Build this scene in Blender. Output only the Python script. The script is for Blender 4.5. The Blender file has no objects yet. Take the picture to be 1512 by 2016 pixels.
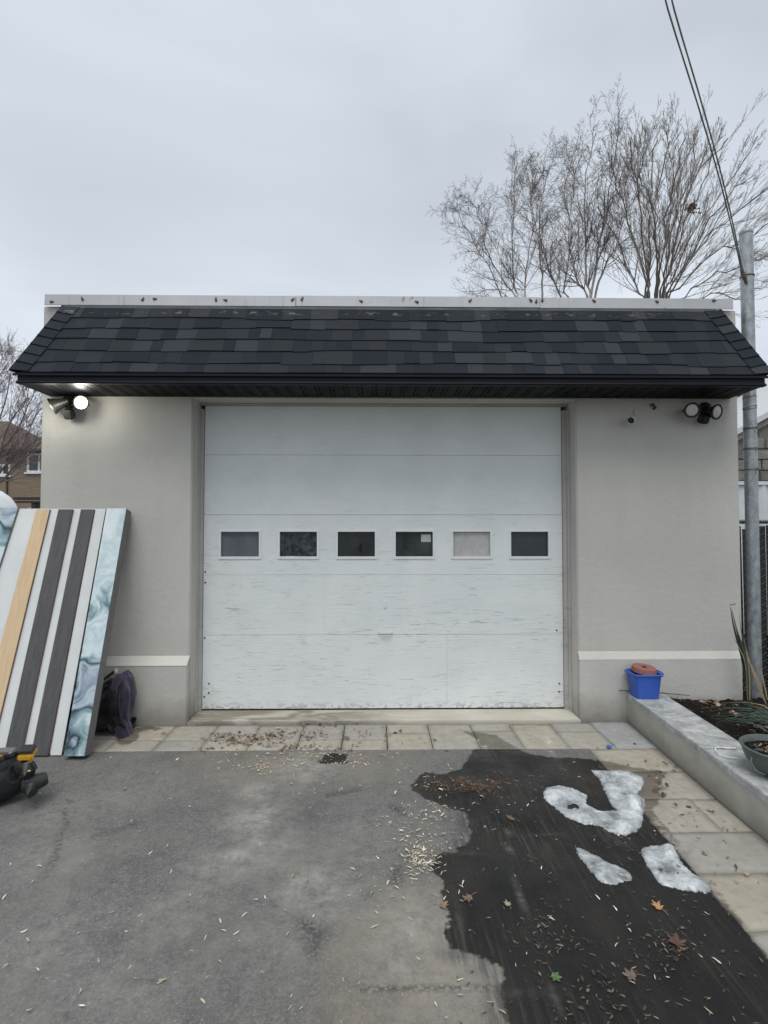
import bpy, bmesh, math, random
import numpy as np
from mathutils import Vector, Matrix, Euler, noise as mnoise

random.seed(7); rng = np.random.default_rng(7)
S = bpy.context.scene
COL = S.collection
R = math.radians

# ------------------------------------------------------------------ camera
F = 1000.0; CX, CY = 756.0, 1008.0
CAM = Vector((0, -4.18, 1.5))
PITCH, YAW = R(1.6), R(-0.8)
cam = bpy.data.cameras.new('camera'); co = bpy.data.objects.new('camera', cam); COL.objects.link(co)
co.location = CAM; co.rotation_euler = Euler((R(90) + PITCH, 0, YAW), 'XYZ')
cam.sensor_fit = 'VERTICAL'; cam.sensor_height = 24.0; cam.sensor_width = 18.0
cam.lens = 24.0 * F / 2016.0
cam.clip_start = 0.05; cam.clip_end = 2000
S.camera = co
ROT = co.rotation_euler.to_matrix()

# ------------------------------------------------------------------ light
S.view_settings.view_transform = 'Standard'; S.view_settings.look = 'None'
S.view_settings.gamma = 1; S.view_settings.use_curve_mapping = False
S.view_settings.exposure = 0.41
SUN_EL, SUN_ROT = R(65), R(180)
W = bpy.data.worlds.new('World'); S.world = W; W.use_nodes = True
nt = W.node_tree; nt.nodes.clear()
def wn(t, **k):
    n = nt.nodes.new(t)
    for a, b in k.items(): setattr(n, a, b)
    return n
out = wn('ShaderNodeOutputWorld'); bg = wn('ShaderNodeBackground'); bg.inputs['Strength'].default_value = 0.1
sky = wn('ShaderNodeTexSky'); sky.sky_type = 'NISHITA'; sky.sun_disc = False
sky.sun_elevation = SUN_EL; sky.sun_rotation = SUN_ROT; sky.dust_density = 3.0; sky.air_density = 1.0
tc = wn('ShaderNodeTexCoord')
mp = wn('ShaderNodeMapping'); mp.inputs['Scale'].default_value = (1.0, 1.0, 2.2); mp.inputs['Location'].default_value = (0.3, 0.1, 0.4)
n1 = wn('ShaderNodeTexNoise'); n1.inputs['Scale'].default_value = 1.5; n1.inputs['Detail'].default_value = 5; n1.inputs['Roughness'].default_value = 0.42
n1.inputs['Distortion'].default_value = 0.5
cr = wn('ShaderNodeValToRGB')
cr.color_ramp.elements[0].position = 0.3; cr.color_ramp.elements[0].color = (0.42, 0.465, 0.525, 1)
cr.color_ramp.elements[1].position = 0.7; cr.color_ramp.elements[1].color = (0.625, 0.675, 0.74, 1)
sx = wn('ShaderNodeSeparateXYZ')
mr = wn('ShaderNodeMapRange'); mr.inputs['From Min'].default_value = 0.0; mr.inputs['From Max'].default_value = 0.45
mr.inputs['To Min'].default_value = 1.16; mr.inputs['To Max'].default_value = 1.0
ml = wn('ShaderNodeVectorMath', operation='MULTIPLY')
sc10 = wn('ShaderNodeVectorMath', operation='SCALE'); sc10.inputs['Scale'].default_value = 9.6
mx = wn('ShaderNodeMix', data_type='RGBA'); mx.inputs[0].default_value = 0.97
L = nt.links.new
L(tc.outputs['Generated'], mp.inputs[0]); L(mp.outputs[0], n1.inputs['Vector']); L(n1.outputs[0], cr.inputs[0])
L(tc.outputs['Generated'], sx.inputs[0]); L(sx.outputs['Z'], mr.inputs['Value'])
L(cr.outputs[0], ml.inputs[0]); L(mr.outputs[0], ml.inputs[1]); L(ml.outputs[0], sc10.inputs[0])
L(sky.outputs[0], mx.inputs[6]); L(sc10.outputs[0], mx.inputs[7]); L(mx.outputs[2], bg.inputs[0]); L(bg.outputs[0], out.inputs[0])
sl = bpy.data.lights.new('sun', 'SUN'); sl.energy = 1.5; sl.angle = R(38); sl.color = (1.0, 0.975, 0.92)
so = bpy.data.objects.new('sun', sl); COL.objects.link(so); so.rotation_euler = (R(90) - SUN_EL, 0, R(-6)); so.location = (0, -6, 12)

# ------------------------------------------------------------------ helpers
def ray(px, py):
    return (ROT @ Vector(((px - CX) / F, -(py - CY) / F, -1.0)))
def hy(px, py, Y):
    d = ray(px, py); return CAM + d * ((Y - CAM.y) / d.y)
def hz(px, py, Z=0.0):
    d = ray(px, py); return CAM + d * ((Z - CAM.z) / d.z)

def setp(o, label=None, cat=None, group=None, kind=None):
    if label: o['label'] = label
    if cat: o['category'] = cat
    if group: o['group'] = group
    if kind: o['kind'] = kind
    return o
def empty(name, loc=(0, 0, 0), **k):
    o = bpy.data.objects.new(name, None); COL.objects.link(o); o.location = loc; o.empty_display_size = 0.1
    return setp(o, **k)
def link(name, me, parent=None, m=None, **k):
    o = bpy.data.objects.new(name, me); COL.objects.link(o)
    if m is not None and not me.materials: me.materials.append(m)
    if parent is not None:
        o.parent = parent; o.matrix_parent_inverse = Matrix.Translation(parent.location).inverted() if parent.parent is None else Matrix.Identity(4)
    return setp(o, **k)

class MB:
    def __init__(s): s.v = []; s.f = []
    def add(s, vs, fs):
        b = len(s.v); s.v += [tuple(p) for p in vs]; s.f += [tuple(i + b for i in f) for f in fs]; return s
    def box(s, x0, x1, y0, y1, z0, z1):
        return s.add([(x0,y0,z0),(x1,y0,z0),(x1,y1,z0),(x0,y1,z0),(x0,y0,z1),(x1,y0,z1),(x1,y1,z1),(x0,y1,z1)],
                     [(0,3,2,1),(4,5,6,7),(0,1,5,4),(1,2,6,5),(2,3,7,6),(3,0,4,7)])
    def hexa(s, p):   # 8 points, bottom 4 ccw then top 4
        return s.add(p, [(0,3,2,1),(4,5,6,7),(0,1,5,4),(1,2,6,5),(2,3,7,6),(3,0,4,7)])
    def extrude(s, prof, x0, x1, axis='x'):   # prof of (y,z)
        n = len(prof)
        def P(t, a, b): return (t, a, b) if axis == 'x' else ((a, t, b) if axis == 'y' else (a, b, t))
        vs = [P(x0, a, b) for a, b in prof] + [P(x1, a, b) for a, b in prof]
        fs = [(i, (i+1) % n, n + (i+1) % n, n + i) for i in range(n)] + [tuple(range(n))[::-1], tuple(range(n, 2*n))]
        return s.add(vs, fs)
    def tube(s, pts, r, k=8, cap=True):
        pts = [Vector(p) for p in pts]
        rs = r if isinstance(r, (list, tuple)) else [r] * len(pts)
        vs = []; n = len(pts); ref = None
        for i, p in enumerate(pts):
            d = (pts[min(i+1, n-1)] - pts[max(i-1, 0)]).normalized()
            if ref is None or abs(ref.dot(d)) > 0.98:
                ref = Vector((0, 0, 1)) if abs(d.z) < 0.9 else Vector((1, 0, 0))
            a = d.cross(ref).normalized(); b = d.cross(a)
            ref = b.cross(d) * 1.0 if b.length else ref
            ref = a.cross(d) if False else ref
            for j in range(k):
                t = 2 * math.pi * j / k
                vs.append(p + (a * math.cos(t) + b * math.sin(t)) * rs[i])
        fs = [(i*k + j, i*k + (j+1) % k, (i+1)*k + (j+1) % k, (i+1)*k + j) for i in range(n-1) for j in range(k)]
        if cap: fs += [tuple(range(k))[::-1], tuple(range((n-1)*k, n*k))]
        return s.add(vs, fs)
    def lathe(s, prof, M=Matrix(), k=24):   # prof (r,z) around z, M places
        vs = []; n = len(prof)
        for r_, z_ in prof:
            for j in range(k):
                t = 2*math.pi*j/k; vs.append(M @ Vector((r_*math.cos(t), r_*math.sin(t), z_)))
        fs = [(i*k + j, i*k + (j+1) % k, (i+1)*k + (j+1) % k, (i+1)*k + j) for i in range(n-1) for j in range(k)]
        if prof[0][0] > 1e-5: fs.append(tuple(range(k))[::-1])
        if prof[-1][0] > 1e-5: fs.append(tuple(range((n-1)*k, n*k)))
        return s.add(vs, fs)
    def blob(s, c, rx, ry, rz, M=Matrix(), nu=20, nv=14, fn=None):
        vs = []
        for i in range(nv + 1):
            for j in range(nu):
                a = math.pi * i / nv; b = 2*math.pi*j/nu
                d = Vector((math.sin(a)*math.cos(b), math.sin(a)*math.sin(b), math.cos(a)))
                q = 1.0 if fn is None else fn(d)
                vs.append(Vector(c) + M @ Vector((d.x*rx*q, d.y*ry*q, d.z*rz*q)))
        fs = [(i*nu+j, i*nu+(j+1)%nu, (i+1)*nu+(j+1)%nu, (i+1)*nu+j) for i in range(nv) for j in range(nu)]
        return s.add(vs, fs)
    def mesh(s, name, m=None, smooth=False, bevel=0, fix=True):
        me = bpy.data.meshes.new(name); me.from_pydata(s.v, [], s.f)
        if fix or bevel:
            bm = bmesh.new(); bm.from_mesh(me)
            bmesh.ops.remove_doubles(bm, verts=bm.verts, dist=1e-6)
            if fix: bmesh.ops.recalc_face_normals(bm, faces=bm.faces)
            if bevel:
                ed = [e for e in bm.edges if len(e.link_faces) == 2 and e.calc_face_angle(0) > R(35)]
                bmesh.ops.bevel(bm, geom=ed, offset=bevel, segments=2, affect='EDGES', clamp_overlap=True)
            bm.to_mesh(me); bm.free()
        if m is not None: me.materials.append(m)
        if smooth:
            me.shade_smooth()
            if smooth != 'all': me.set_sharp_from_angle(angle=R(40))
        return me
    def build(s, name, m, parent=None, smooth=False, bevel=0, fix=True, **k):
        return link(name, s.mesh(name, m, smooth, bevel, fix), parent, **k)

def fastmesh(name, V, Fc, m, attrs=None):
    V = np.asarray(V, dtype=np.float32); Fc = np.asarray(Fc, dtype=np.int32)
    me = bpy.data.meshes.new(name); me.vertices.add(len(V)); me.vertices.foreach_set('co', V.ravel())
    k = Fc.shape[1]
    me.loops.add(Fc.size); me.loops.foreach_set('vertex_index', Fc.ravel())
    me.polygons.add(len(Fc)); me.polygons.foreach_set('loop_start', np.arange(0, Fc.size, k, dtype=np.int32))
    me.update(calc_edges=True); me.validate()
    if attrs:
        for n_, a in attrs.items():
            at = me.attributes.new(n_, 'FLOAT', 'POINT'); at.data.foreach_set('value', np.asarray(a, dtype=np.float32))
    me.materials.append(m); return me

# ------------------------------------------------------------------ materials
class NT:
    def __init__(s, name):
        s.m = bpy.data.materials.new(name); s.m.use_nodes = True; s.t = s.m.node_tree
        s.b = s.t.nodes['Principled BSDF']; s._pos = None
    def n(s, t, **k):
        x = s.t.nodes.new(t)
        for a, b in k.items(): setattr(x, a, b)
        return x
    def l(s, a, b): s.t.links.new(a, b)
    @property
    def pos(s):
        if s._pos is None: s._pos = s.n('ShaderNodeNewGeometry').outputs['Position']
        return s._pos
    def map(s, scale=(1,1,1), loc=(0,0,0), rot=(0,0,0), src=None):
        q = s.n('ShaderNodeMapping'); q.inputs['Scale'].default_value = scale; q.inputs['Location'].default_value = loc; q.inputs['Rotation'].default_value = rot
        s.l(src or s.pos, q.inputs[0]); return q.outputs[0]
    def noise(s, scale, detail=3, rough=0.55, dist=0, vec=None, ty=None):
        q = s.n('ShaderNodeTexNoise'); q.inputs['Scale'].default_value = scale; q.inputs['Detail'].default_value = detail
        q.inputs['Roughness'].default_value = rough; q.inputs['Distortion'].default_value = dist
        s.l(vec or s.pos, q.inputs['Vector']); return q.outputs[0]
    def voro(s, scale, vec=None, feat='F1'):
        q = s.n('ShaderNodeTexVoronoi'); q.inputs['Scale'].default_value = scale; q.feature = feat
        s.l(vec or s.pos, q.inputs['Vector']); return q.outputs[0]
    def ramp(s, x, a, b, c0=(0,0,0), c1=(1,1,1), ease=False):
        q = s.n('ShaderNodeValToRGB'); e = q.color_ramp.elements
        if a <= b: e[0].position = a; e[1].position = b; e[0].color = (*c0, 1); e[1].color = (*c1, 1)
        else: e[0].position = b; e[1].position = a; e[0].color = (*c1, 1); e[1].color = (*c0, 1)
        s.l(x, q.inputs[0]); return q.outputs[0]
    def rng(s, x, a, b, c=0, d=1, smooth=False):
        q = s.n('ShaderNodeMapRange')
        if smooth: q.interpolation_type = 'SMOOTHSTEP'
        for i, v in zip(('From Min','From Max','To Min','To Max'), (a, b, c, d)): q.inputs[i].default_value = v
        s.l(x, q.inputs['Value']); return q.outputs[0]
    def mix(s, f, a, b, mode='MIX'):
        q = s.n('ShaderNodeMix', data_type='RGBA', blend_type=mode)
        for i, v in ((0, f), (6, a), (7, b)):
            if isinstance(v, (int, float)): q.inputs[i].default_value = v if i == 0 else (v, v, v, 1)
            elif isinstance(v, tuple): q.inputs[i].default_value = (*v, 1)
            else: s.l(v, q.inputs[i])
        return q.outputs[2]
    def math(s, op, a, b=0.0, c=None):
        q = s.n('ShaderNodeMath', operation=op)
        for i, v in enumerate((a, b) if c is None else (a, b, c)):
            if isinstance(v, (int, float)): q.inputs[i].default_value = v
            else: s.l(v, q.inputs[i])
        return q.outputs[0]
    def attr(s, n): q = s.n('ShaderNodeAttribute', attribute_name=n); return q.outputs['Fac']
    def col(s, x):
        if isinstance(x, tuple): s.b.inputs['Base Color'].default_value = (*x, 1)
        else: s.l(x, s.b.inputs['Base Color'])
        return s
    def rough(s, x):
        if isinstance(x, (int, float)): s.b.inputs['Roughness'].default_value = x
        else: s.l(x, s.b.inputs['Roughness'])
        return s
    def bump(s, h, dist=0.002, strength=1.0):
        q = s.n('ShaderNodeBump'); q.inputs['Distance'].default_value = dist; q.inputs['Strength'].default_value = strength
        s.l(h, q.inputs['Height']); s.l(q.outputs[0], s.b.inputs['Normal']); return s

def simple(name, c, rough=0.6, var=0.15, scale=8, bumps=0.0, bscale=200, metal=0, spec=None, stretch=(1,1,1)):
    t = NT(name); v = t.map(stretch)
    a = tuple(max(0, x*(1-var)) for x in c); b = tuple(min(1, x*(1+var)) for x in c)
    t.col(t.mix(t.ramp(t.noise(scale, 5, 0.6, vec=v), 0.3, 0.7), a, b))
    t.rough(t.rng(t.noise(scale*1.7, 3, vec=v), 0.3, 0.7, max(0.02, rough-0.08), min(1, rough+0.08)))
    t.b.inputs['Metallic'].default_value = metal
    if spec is not None: t.b.inputs['Specular IOR Level'].default_value = spec
    if bumps: t.bump(t.noise(bscale, 4, 0.6), bumps)
    return t.m

# stucco
def stucco(name, c0, c1):
    t = NT(name)
    big = t.ramp(t.noise(1.1, 4, 0.55, 0.4), 0.3, 0.72)
    base = t.mix(big, c0, c1)
    streak = t.ramp(t.noise(1.0, 5, 0.6, vec=t.map((5, 5, 0.45))), 0.5, 0.75)
    base = t.mix(t.math('MULTIPLY', streak, 0.22), base, (c0[0]*0.8, c0[1]*0.8, c0[2]*0.78))
    # dirt splash near the ground
    z = t.n('ShaderNodeSeparateXYZ'); t.l(t.pos, z.inputs[0])
    low = t.rng(t.math('ADD', z.outputs['Z'], t.math('MULTIPLY', t.noise(6, 4), -0.22)), -0.10, 0.10, 0.6, 0.0)
    base = t.mix(low, base, (0.13, 0.115, 0.09))
    spots = t.ramp(t.noise(34, 2, 0.5), 0.74, 0.77)
    base = t.mix(t.math('MULTIPLY', spots, 0.25), base, (0.2, 0.19, 0.17))
    t.col(base).rough(0.88)
    h = t.math('ADD', t.noise(190, 4, 0.7), t.math('MULTIPLY', t.noise(22, 4, .6), 1.6))
    t.bump(h, 0.0024, 0.85); return t.m
M_stucco = stucco('stucco', (0.465, 0.452, 0.415), (0.545, 0.532, 0.495))
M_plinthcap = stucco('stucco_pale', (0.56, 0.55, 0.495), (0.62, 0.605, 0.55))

# weathered painted plywood
def paintwood(name, base0, base1, dens=0.60, pink=0.5):
    t = NT(name)
    big = t.ramp(t.noise(2.0, 4, 0.6), 0.35, 0.7)
    c = t.mix(big, base0, base1)
    v = t.map((3.5, 1, 75)); g = t.noise(1.6, 5, 0.62, 0.6, vec=v)
    region = t.ramp(t.noise(2.2, 3, 0.5, vec=t.map((0.7, 1, 1.6))), 0.36, 0.66)
    z = t.n('ShaderNodeSeparateXYZ'); t.l(t.pos, z.inputs[0])
    wear = t.rng(z.outputs['Z'], 2.5, 0.5, 0.2, 1.0)
    wear = t.math('MULTIPLY', wear, t.math('ADD', t.math('MULTIPLY', region, 0.8), 0.2))
    crack = t.math('MULTIPLY', t.ramp(g, dens, dens + 0.05), wear)
    brk = t.ramp(t.noise(14, 3, 0.6, vec=t.map((1, 1, 2))), 0.46, 0.56)
    crack = t.math('MULTIPLY', crack, brk)
    c = t.mix(t.math('MULTIPLY', crack, 0.72), c, (0.30, 0.285, 0.265))
    # paint gone near the bottom edge of the door
    flake = t.ramp(t.noise(24, 4, 0.7, vec=t.map((1, 1, 1.6))), 0.5, 0.54)
    lowz = t.rng(z.outputs['Z'], 0.09, 0.02, 0, 1)
    c = t.mix(t.math('MULTIPLY', t.math('MULTIPLY', flake, lowz), 0.8), c, (0.30, 0.27, 0.24))
    mid = t.ramp(t.noise(60, 2, 0.5, vec=t.map((1, 1, 2.5))), 0.72, 0.75)
    c = t.mix(t.math('MULTIPLY', t.math('MULTIPLY', mid, wear), 0.5), c, (0.36, 0.34, 0.32))
    pk = t.ramp(t.noise(1.3, 2, vec=t.map((1, 1, 2), (4, 1, 0.5))), 0.58, 0.7)
    c = t.mix(t.math('MULTIPLY', pk, 0.16*pink), c, (0.62, 0.52, 0.50))
    t.col(c).rough(0.62)
    fine = t.noise(2.2, 4, 0.7, vec=t.map((9, 1, 150)))
    h = t.math('SUBTRACT', t.math('MULTIPLY', fine, 0.35), t.math('MULTIPLY', crack, 0.9))
    h = t.math('ADD', h, t.math('MULTIPLY', t.ramp(g, 0.45, 0.62), 0.35))
    t.bump(h, 0.0022, 0.9); return t.m
M_door = paintwood('door_paint', (0.69, 0.725, 0.725), (0.77, 0.80, 0.795), 0.572)
M_doorframe = simple('frame_paint', (0.62, 0.64, 0.64), 0.55, 0.06, 20)
M_trim = paintwood('trim_paint', (0.40, 0.385, 0.36), (0.50, 0.485, 0.46), 0.52)
M_black = simple('black_fascia', (0.005, 0.007, 0.012), 0.5, 0.25, 3, 0.0006, 60, spec=0.25)
M_soffit = simple('soffit_black', (0.006, 0.0065, 0.009), 0.55, 0.25, 3, spec=0.12)
M_darkgap = simple('dark_backing', (0.008, 0.008, 0.009), 0.9)

Z_MT_ = hy(742, 608, -0.24).z
def shingle_mat(name, c):
    t = NT(name)
    n = t.noise(420, 2, 0.6); n2 = t.noise(4, 3)
    a = tuple(x*0.55 for x in c); b = tuple(x*1.6 for x in c)
    base = t.mix(t.ramp(n, 0.35, 0.68), a, b)
    base = t.mix(t.rng(n2, 0.35, 0.7, 0.0, 0.35), base, tuple(x*1.25 for x in c))
    zs_ = t.n('ShaderNodeSeparateXYZ'); t.l(t.pos, zs_.inputs[0])
    topm = t.math('MULTIPLY', t.rng(zs_.outputs['Z'], Z_MT_-.085, Z_MT_-.06, 0, 1), t.rng(zs_.outputs['Z'], Z_MT_-.03, Z_MT_-.05, 0, 1))
    sc2 = t.math('MULTIPLY', topm, t.ramp(t.noise(9, 4, .7, vec=t.map((1.4,1,3))), .56, .62))
    base = t.mix(t.math('MULTIPLY', sc2, .55), base, (.22,.22,.23))
    t.col(base).rough(0.95); t.b.inputs['Specular IOR Level'].default_value = 0.25
    t.bump(t.noise(350, 3, 0.7), 0.003, 0.8); return t.m
M_sh = [shingle_mat('shingle_granules', c) for c in ((0.014,0.018,0.025), (0.020,0.025,0.032), (0.034,0.039,0.047), (0.017,0.021,0.028), (0.025,0.029,0.035))]

def coping_mat():
    t = NT('coping_aluminium')
    c = t.mix(t.ramp(t.noise(2, 4), 0.3, 0.7), (0.44, 0.44, 0.45), (0.54, 0.54, 0.545))
    st = t.ramp(t.noise(2.0, 4, 0.6, vec=t.map((22, 1, 0.8))), 0.60, 0.70)
    c = t.mix(t.math('MULTIPLY', st, 0.4), c, (0.27, 0.26, 0.25))
    ru = t.ramp(t.noise(9, 5, 0.7, vec=t.map((1, 1, 1), (5, 0, 2))), 0.66, 0.70)
    c = t.mix(t.math('MULTIPLY', ru, 0.75), c, (0.17, 0.12, 0.10))
    t.col(c).rough(0.42); t.b.inputs['Metallic'].default_value = 0.25
    t.bump(t.noise(5, 2, vec=t.map((1.5, 1, 1))), 0.006, 0.6); return t.m
M_coping = coping_mat()
M_rust = simple('rusty_metal', (0.10, 0.075, 0.065), 0.7, 0.4, 60)

def wetmask(t, amp=0.05):
    w = t.attr('wet')
    nz = t.math('MULTIPLY', t.math('SUBTRACT', t.noise(9, 5, 0.62), 0.5), amp*2.2)
    nz2 = t.math('MULTIPLY', t.math('SUBTRACT', t.noise(40, 4, 0.65), 0.5), amp*0.9)
    return t.math('ADD', w, t.math('ADD', nz, nz2))
def asphalt():
    t = NT('asphalt')
    agg = t.noise(520, 3, 0.7); agg2 = t.noise(160, 4, 0.75)
    big = t.ramp(t.noise(0.9, 5, 0.6, 0.3), 0.3, 0.7); mid = t.ramp(t.noise(5, 6, 0.68), 0.35, 0.7)
    c = t.mix(big, (0.072, 0.074, 0.076), (0.140, 0.137, 0.130))
    c = t.mix(t.math('MULTIPLY', mid, 0.55), c, (0.185, 0.182, 0.170))
    c = t.mix(t.math('MULTIPLY', t.ramp(t.noise(22, 5, .72), .5, .68), 0.35), c, (0.25, 0.245, 0.23))
    c = t.mix(t.math('MULTIPLY', t.ramp(t.noise(17, 5, .72, vec=t.map((1,1,1),(3,9,0))), .46, .34), 0.45), c, (0.075, 0.077, 0.079))
    g1 = t.noise(75, 5, .78); g2 = t.noise(34, 5, .75, vec=t.map((1,1,1),(1,5,0)))
    c = t.mix(t.rng(g1, .50, .68, 0, .55), c, (0.27,0.265,0.25))
    c = t.mix(t.rng(g1, .48, .32, 0, .65), c, (0.06,0.062,0.064))
    c = t.mix(t.rng(g2, .46, .30, 0, .6), c, (0.065,0.066,0.068))
    c = t.mix(t.rng(t.noise(2.6, 4, .6, .5, vec=t.map((1,1,1),(0,7,0))), .48, .68, 0, .5), c, (0.205,0.195,0.17))
    # brown tint towards lower right of the dry part
    brn = t.math('MULTIPLY', t.attr('brown'), t.ramp(t.noise(7, 5, 0.7), 0.3, 0.65))
    c = t.mix(t.math('MULTIPLY', brn, 0.8), c, (0.27, 0.23, 0.17))
    dn = t.math('MULTIPLY', t.attr('dust'), t.ramp(t.noise(13, 6, 0.75), 0.34, 0.64))
    c = t.mix(t.math('MULTIPLY', dn, 0.8), c, (0.40, 0.385, 0.355))
    c = t.mix(t.ramp(agg, 0.54, 0.66), c, t.mix(0.5, c, (0.36, 0.35, 0.33)))
    c = t.mix(t.ramp(t.noise(110, 3, .6), 0.66, 0.70), c, (0.36, 0.35, 0.33))
    c = t.mix(t.ramp(agg2, 0.40, 0.30), c, t.mix(0.55, c, (0.045, 0.045, 0.046)))
    pits = t.ramp(t.noise(46, 3, 0.6), 0.30, 0.26)
    c = t.mix(t.math('MULTIPLY', pits, 0.55), c, (0.04, 0.04, 0.042))
    dk = t.math('MULTIPLY', t.attr('dark'), t.ramp(t.noise(60, 3, 0.6), 0.40, 0.52))
    c = t.mix(t.math('MULTIPLY', dk, 0.75), c, (0.05, 0.05, 0.052))
    # wet
    wm = wetmask(t, 0.045)
    wet = t.rng(wm, -0.004, 0.010, 0, 1, True)
    fade = t.rng(wm, -0.10, 0.0, 0, 1, True)
    streak = t.ramp(t.noise(2.2, 5, 0.6, vec=t.map((26, 2.2, 1))), 0.40, 0.55)
    fringe = t.math('MULTIPLY', t.math('MULTIPLY', fade, streak), t.attr('fringe'))
    wc = t.mix(t.ramp(t.noise(3, 5, 0.65), 0.3, 0.75), (0.009, 0.0092, 0.010), (0.024, 0.022, 0.021))
    wc = t.mix(t.ramp(agg, 0.56, 0.72), wc, (0.05, 0.048, 0.045))
    sweep = t.math('MULTIPLY', t.ramp(t.noise(2.0, 6, 0.7, 0.4, vec=t.map((30, 1.7, 1), rot=(0, 0, R(-9)))), 0.50, 0.70), t.ramp(t.noise(1.6, 3), 0.42, 0.6))
    wc = t.mix(t.math('MULTIPLY', sweep, 0.5), wc, (0.11, 0.095, 0.075))
    wc = t.mix(t.math('MULTIPLY', t.ramp(t.noise(1.4, 4, .6, vec=t.map((1.6,.6,1),(2,4,0))), .5, .72), .6), wc, (0.045, 0.038, 0.032))
    wc = t.mix(t.math('MULTIPLY', t.attr('mark'), t.ramp(t.noise(30, 4, 0.7), 0.3, 0.6)), wc, (0.115, 0.11, 0.10))
    c = t.mix(t.math('MULTIPLY', fringe, 0.75), c, (0.05, 0.05, 0.05))
    c2 = t.mix(wet, c, wc)
    lm = t.math('MULTIPLY', t.attr('chalk'), t.ramp(t.noise(45, 4, 0.7), 0.42, 0.58))
    c2 = t.mix(t.math('MULTIPLY', lm, 0.6), c2, (0.5, 0.48, 0.45))
    t.col(c2)
    wr = t.rng(t.noise(4, 5, .65), 0.38, 0.62, 0.24, 0.62)
    rr = t.n('ShaderNodeMix', data_type='FLOAT'); t.l(wet, rr.inputs[0]); rr.inputs[2].default_value = 0.93; t.l(wr, rr.inputs[3])
    t.rough(rr.outputs[0]); t.b.inputs['Specular IOR Level'].default_value = 0.2
    h = t.math('ADD', t.noise(330, 4, 0.75), t.math('MULTIPLY', t.noise(70, 3, 0.6), 0.9))
    t.bump(h, 0.0032, 0.8)
    return t.m
M_asphalt = asphalt()

def paver_mat(name, c, c2):
    t = NT(name)
    b = t.mix(t.ramp(t.noise(3.2, 5, 0.62, 0.5), 0.35, 0.68), c, c2)
    b = t.mix(t.rng(t.noise(18, 5, 0.7), 0.42, 0.72, 0, 0.6), b, (0.225, 0.20, 0.165))
    b = t.mix(t.rng(t.noise(5, 5, 0.65, 0.6, vec=t.map((1,1,1),(7,2,0))), 0.5, 0.7, 0, 0.5), b, (0.24, 0.215, 0.175))
    b = t.mix(t.ramp(t.noise(300, 2, 0.6), 0.6, 0.75), b, t.mix(0.3, b, (0.5, 0.48, 0.44)))
    sp = t.ramp(t.noise(26, 4, 0.7), 0.66, 0.70)
    b = t.mix(t.math('MULTIPLY', sp, 0.45), b, (0.14, 0.12, 0.095))
    wm = wetmask(t, 0.04)
    wet = t.rng(wm, -0.006, 0.014, 0, 1, True)
    wc = t.mix(t.ramp(t.noise(11, 4, 0.6), 0.35, 0.7), (0.105, 0.092, 0.070), (0.165, 0.145, 0.112))
    cc = t.mix(t.math('MULTIPLY', wet, 0.93), b, wc)
    ch = t.math('MULTIPLY', t.attr('chalk'), t.ramp(t.noise(45, 4, 0.7), 0.42, 0.58))
    t.col(t.mix(ch, cc, (0.72, 0.71, 0.68)))
    t.rough(t.rng(wet, 0, 1, 0.85, 0.45))
    t.bump(t.math('ADD', t.noise(200, 4, 0.7), t.math('MULTIPLY', t.noise(14, 4, 0.6), 1.3)), 0.003, 0.8)
    return t.m
M_pav = [paver_mat('paver_concrete', a, b) for a, b in (((0.33,0.305,0.26),(0.39,0.365,0.315)), ((0.31,0.295,0.265),(0.37,0.355,0.32)), ((0.36,0.325,0.265),(0.41,0.375,0.31)), ((0.29,0.28,0.255),(0.35,0.335,0.30)))]
M_pavgrey = paver_mat('paver_grey_concrete', (0.27,0.285,0.295), (0.36,0.37,0.375))
M_joint = simple('joint_sand', (0.062, 0.052, 0.042), 0.95, 0.4, 30, 0.003, 150)
def apron_mat():
    t = NT('apron_concrete')
    b = t.mix(t.ramp(t.noise(2.0, 5, 0.6, 0.4, vec=t.map((1, 2, 1))), 0.35, 0.68), (0.42, 0.39, 0.33), (0.55, 0.52, 0.45))
    x = t.n('ShaderNodeSeparateXYZ'); t.l(t.pos, x.inputs[0])
    st = t.math('MULTIPLY', t.ramp(t.noise(2.6, 4, 0.6, 0.6, vec=t.map((1, 3.0, 1), (2.2, 0, 0))), 0.40, 0.56), t.rng(x.outputs['X'], 0.35, -0.3, 0, 1))
    b = t.mix(t.math('MULTIPLY', st, 0.8), b, (0.17, 0.15, 0.115))
    sp = t.ramp(t.noise(30, 4, 0.7), 0.66, 0.70); b = t.mix(t.math('MULTIPLY', sp, 0.5), b, (0.2, 0.17, 0.13))
    t.col(b).rough(0.85); t.bump(t.noise(120, 5, 0.7), 0.003, 0.7); return t.m
M_apron = apron_mat()
M_ground = simple('far_ground', (0.12, 0.115, 0.09), 0.95, 0.3, 1.5)

# ------------------------------------------------------------------ distance fields
def seg_d(P, a, b):
    ab = b - a; t = np.clip(((P - a) @ ab) / max(1e-12, ab @ ab), 0, 1)
    return np.linalg.norm(P - (a + t[:, None]*ab), axis=1)
def poly_sd(P, poly):
    poly = np.asarray(poly, float); d = np.full(len(P), 1e9); ins = np.zeros(len(P), bool)
    for i in range(len(poly)):
        a, b = poly[i], poly[(i+1) % len(poly)]
        d = np.minimum(d, seg_d(P, a, b))
        if a[1] != b[1]:
            c = ((a[1] > P[:, 1]) != (b[1] > P[:, 1])) & (P[:, 0] < (b[0]-a[0])*(P[:, 1]-a[1])/(b[1]-a[1]) + a[0])
            ins ^= c
    return np.where(ins, d, -d)
def z8(pts, Z=0.0): return np.array([hz(780 + x*0.4841, 1420 + y*0.4841, Z).xy[:] for x, y in pts])
def pxl(pts, Z=0.0): return np.array([hz(x, y, Z).xy[:] for x, y in pts])
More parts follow.
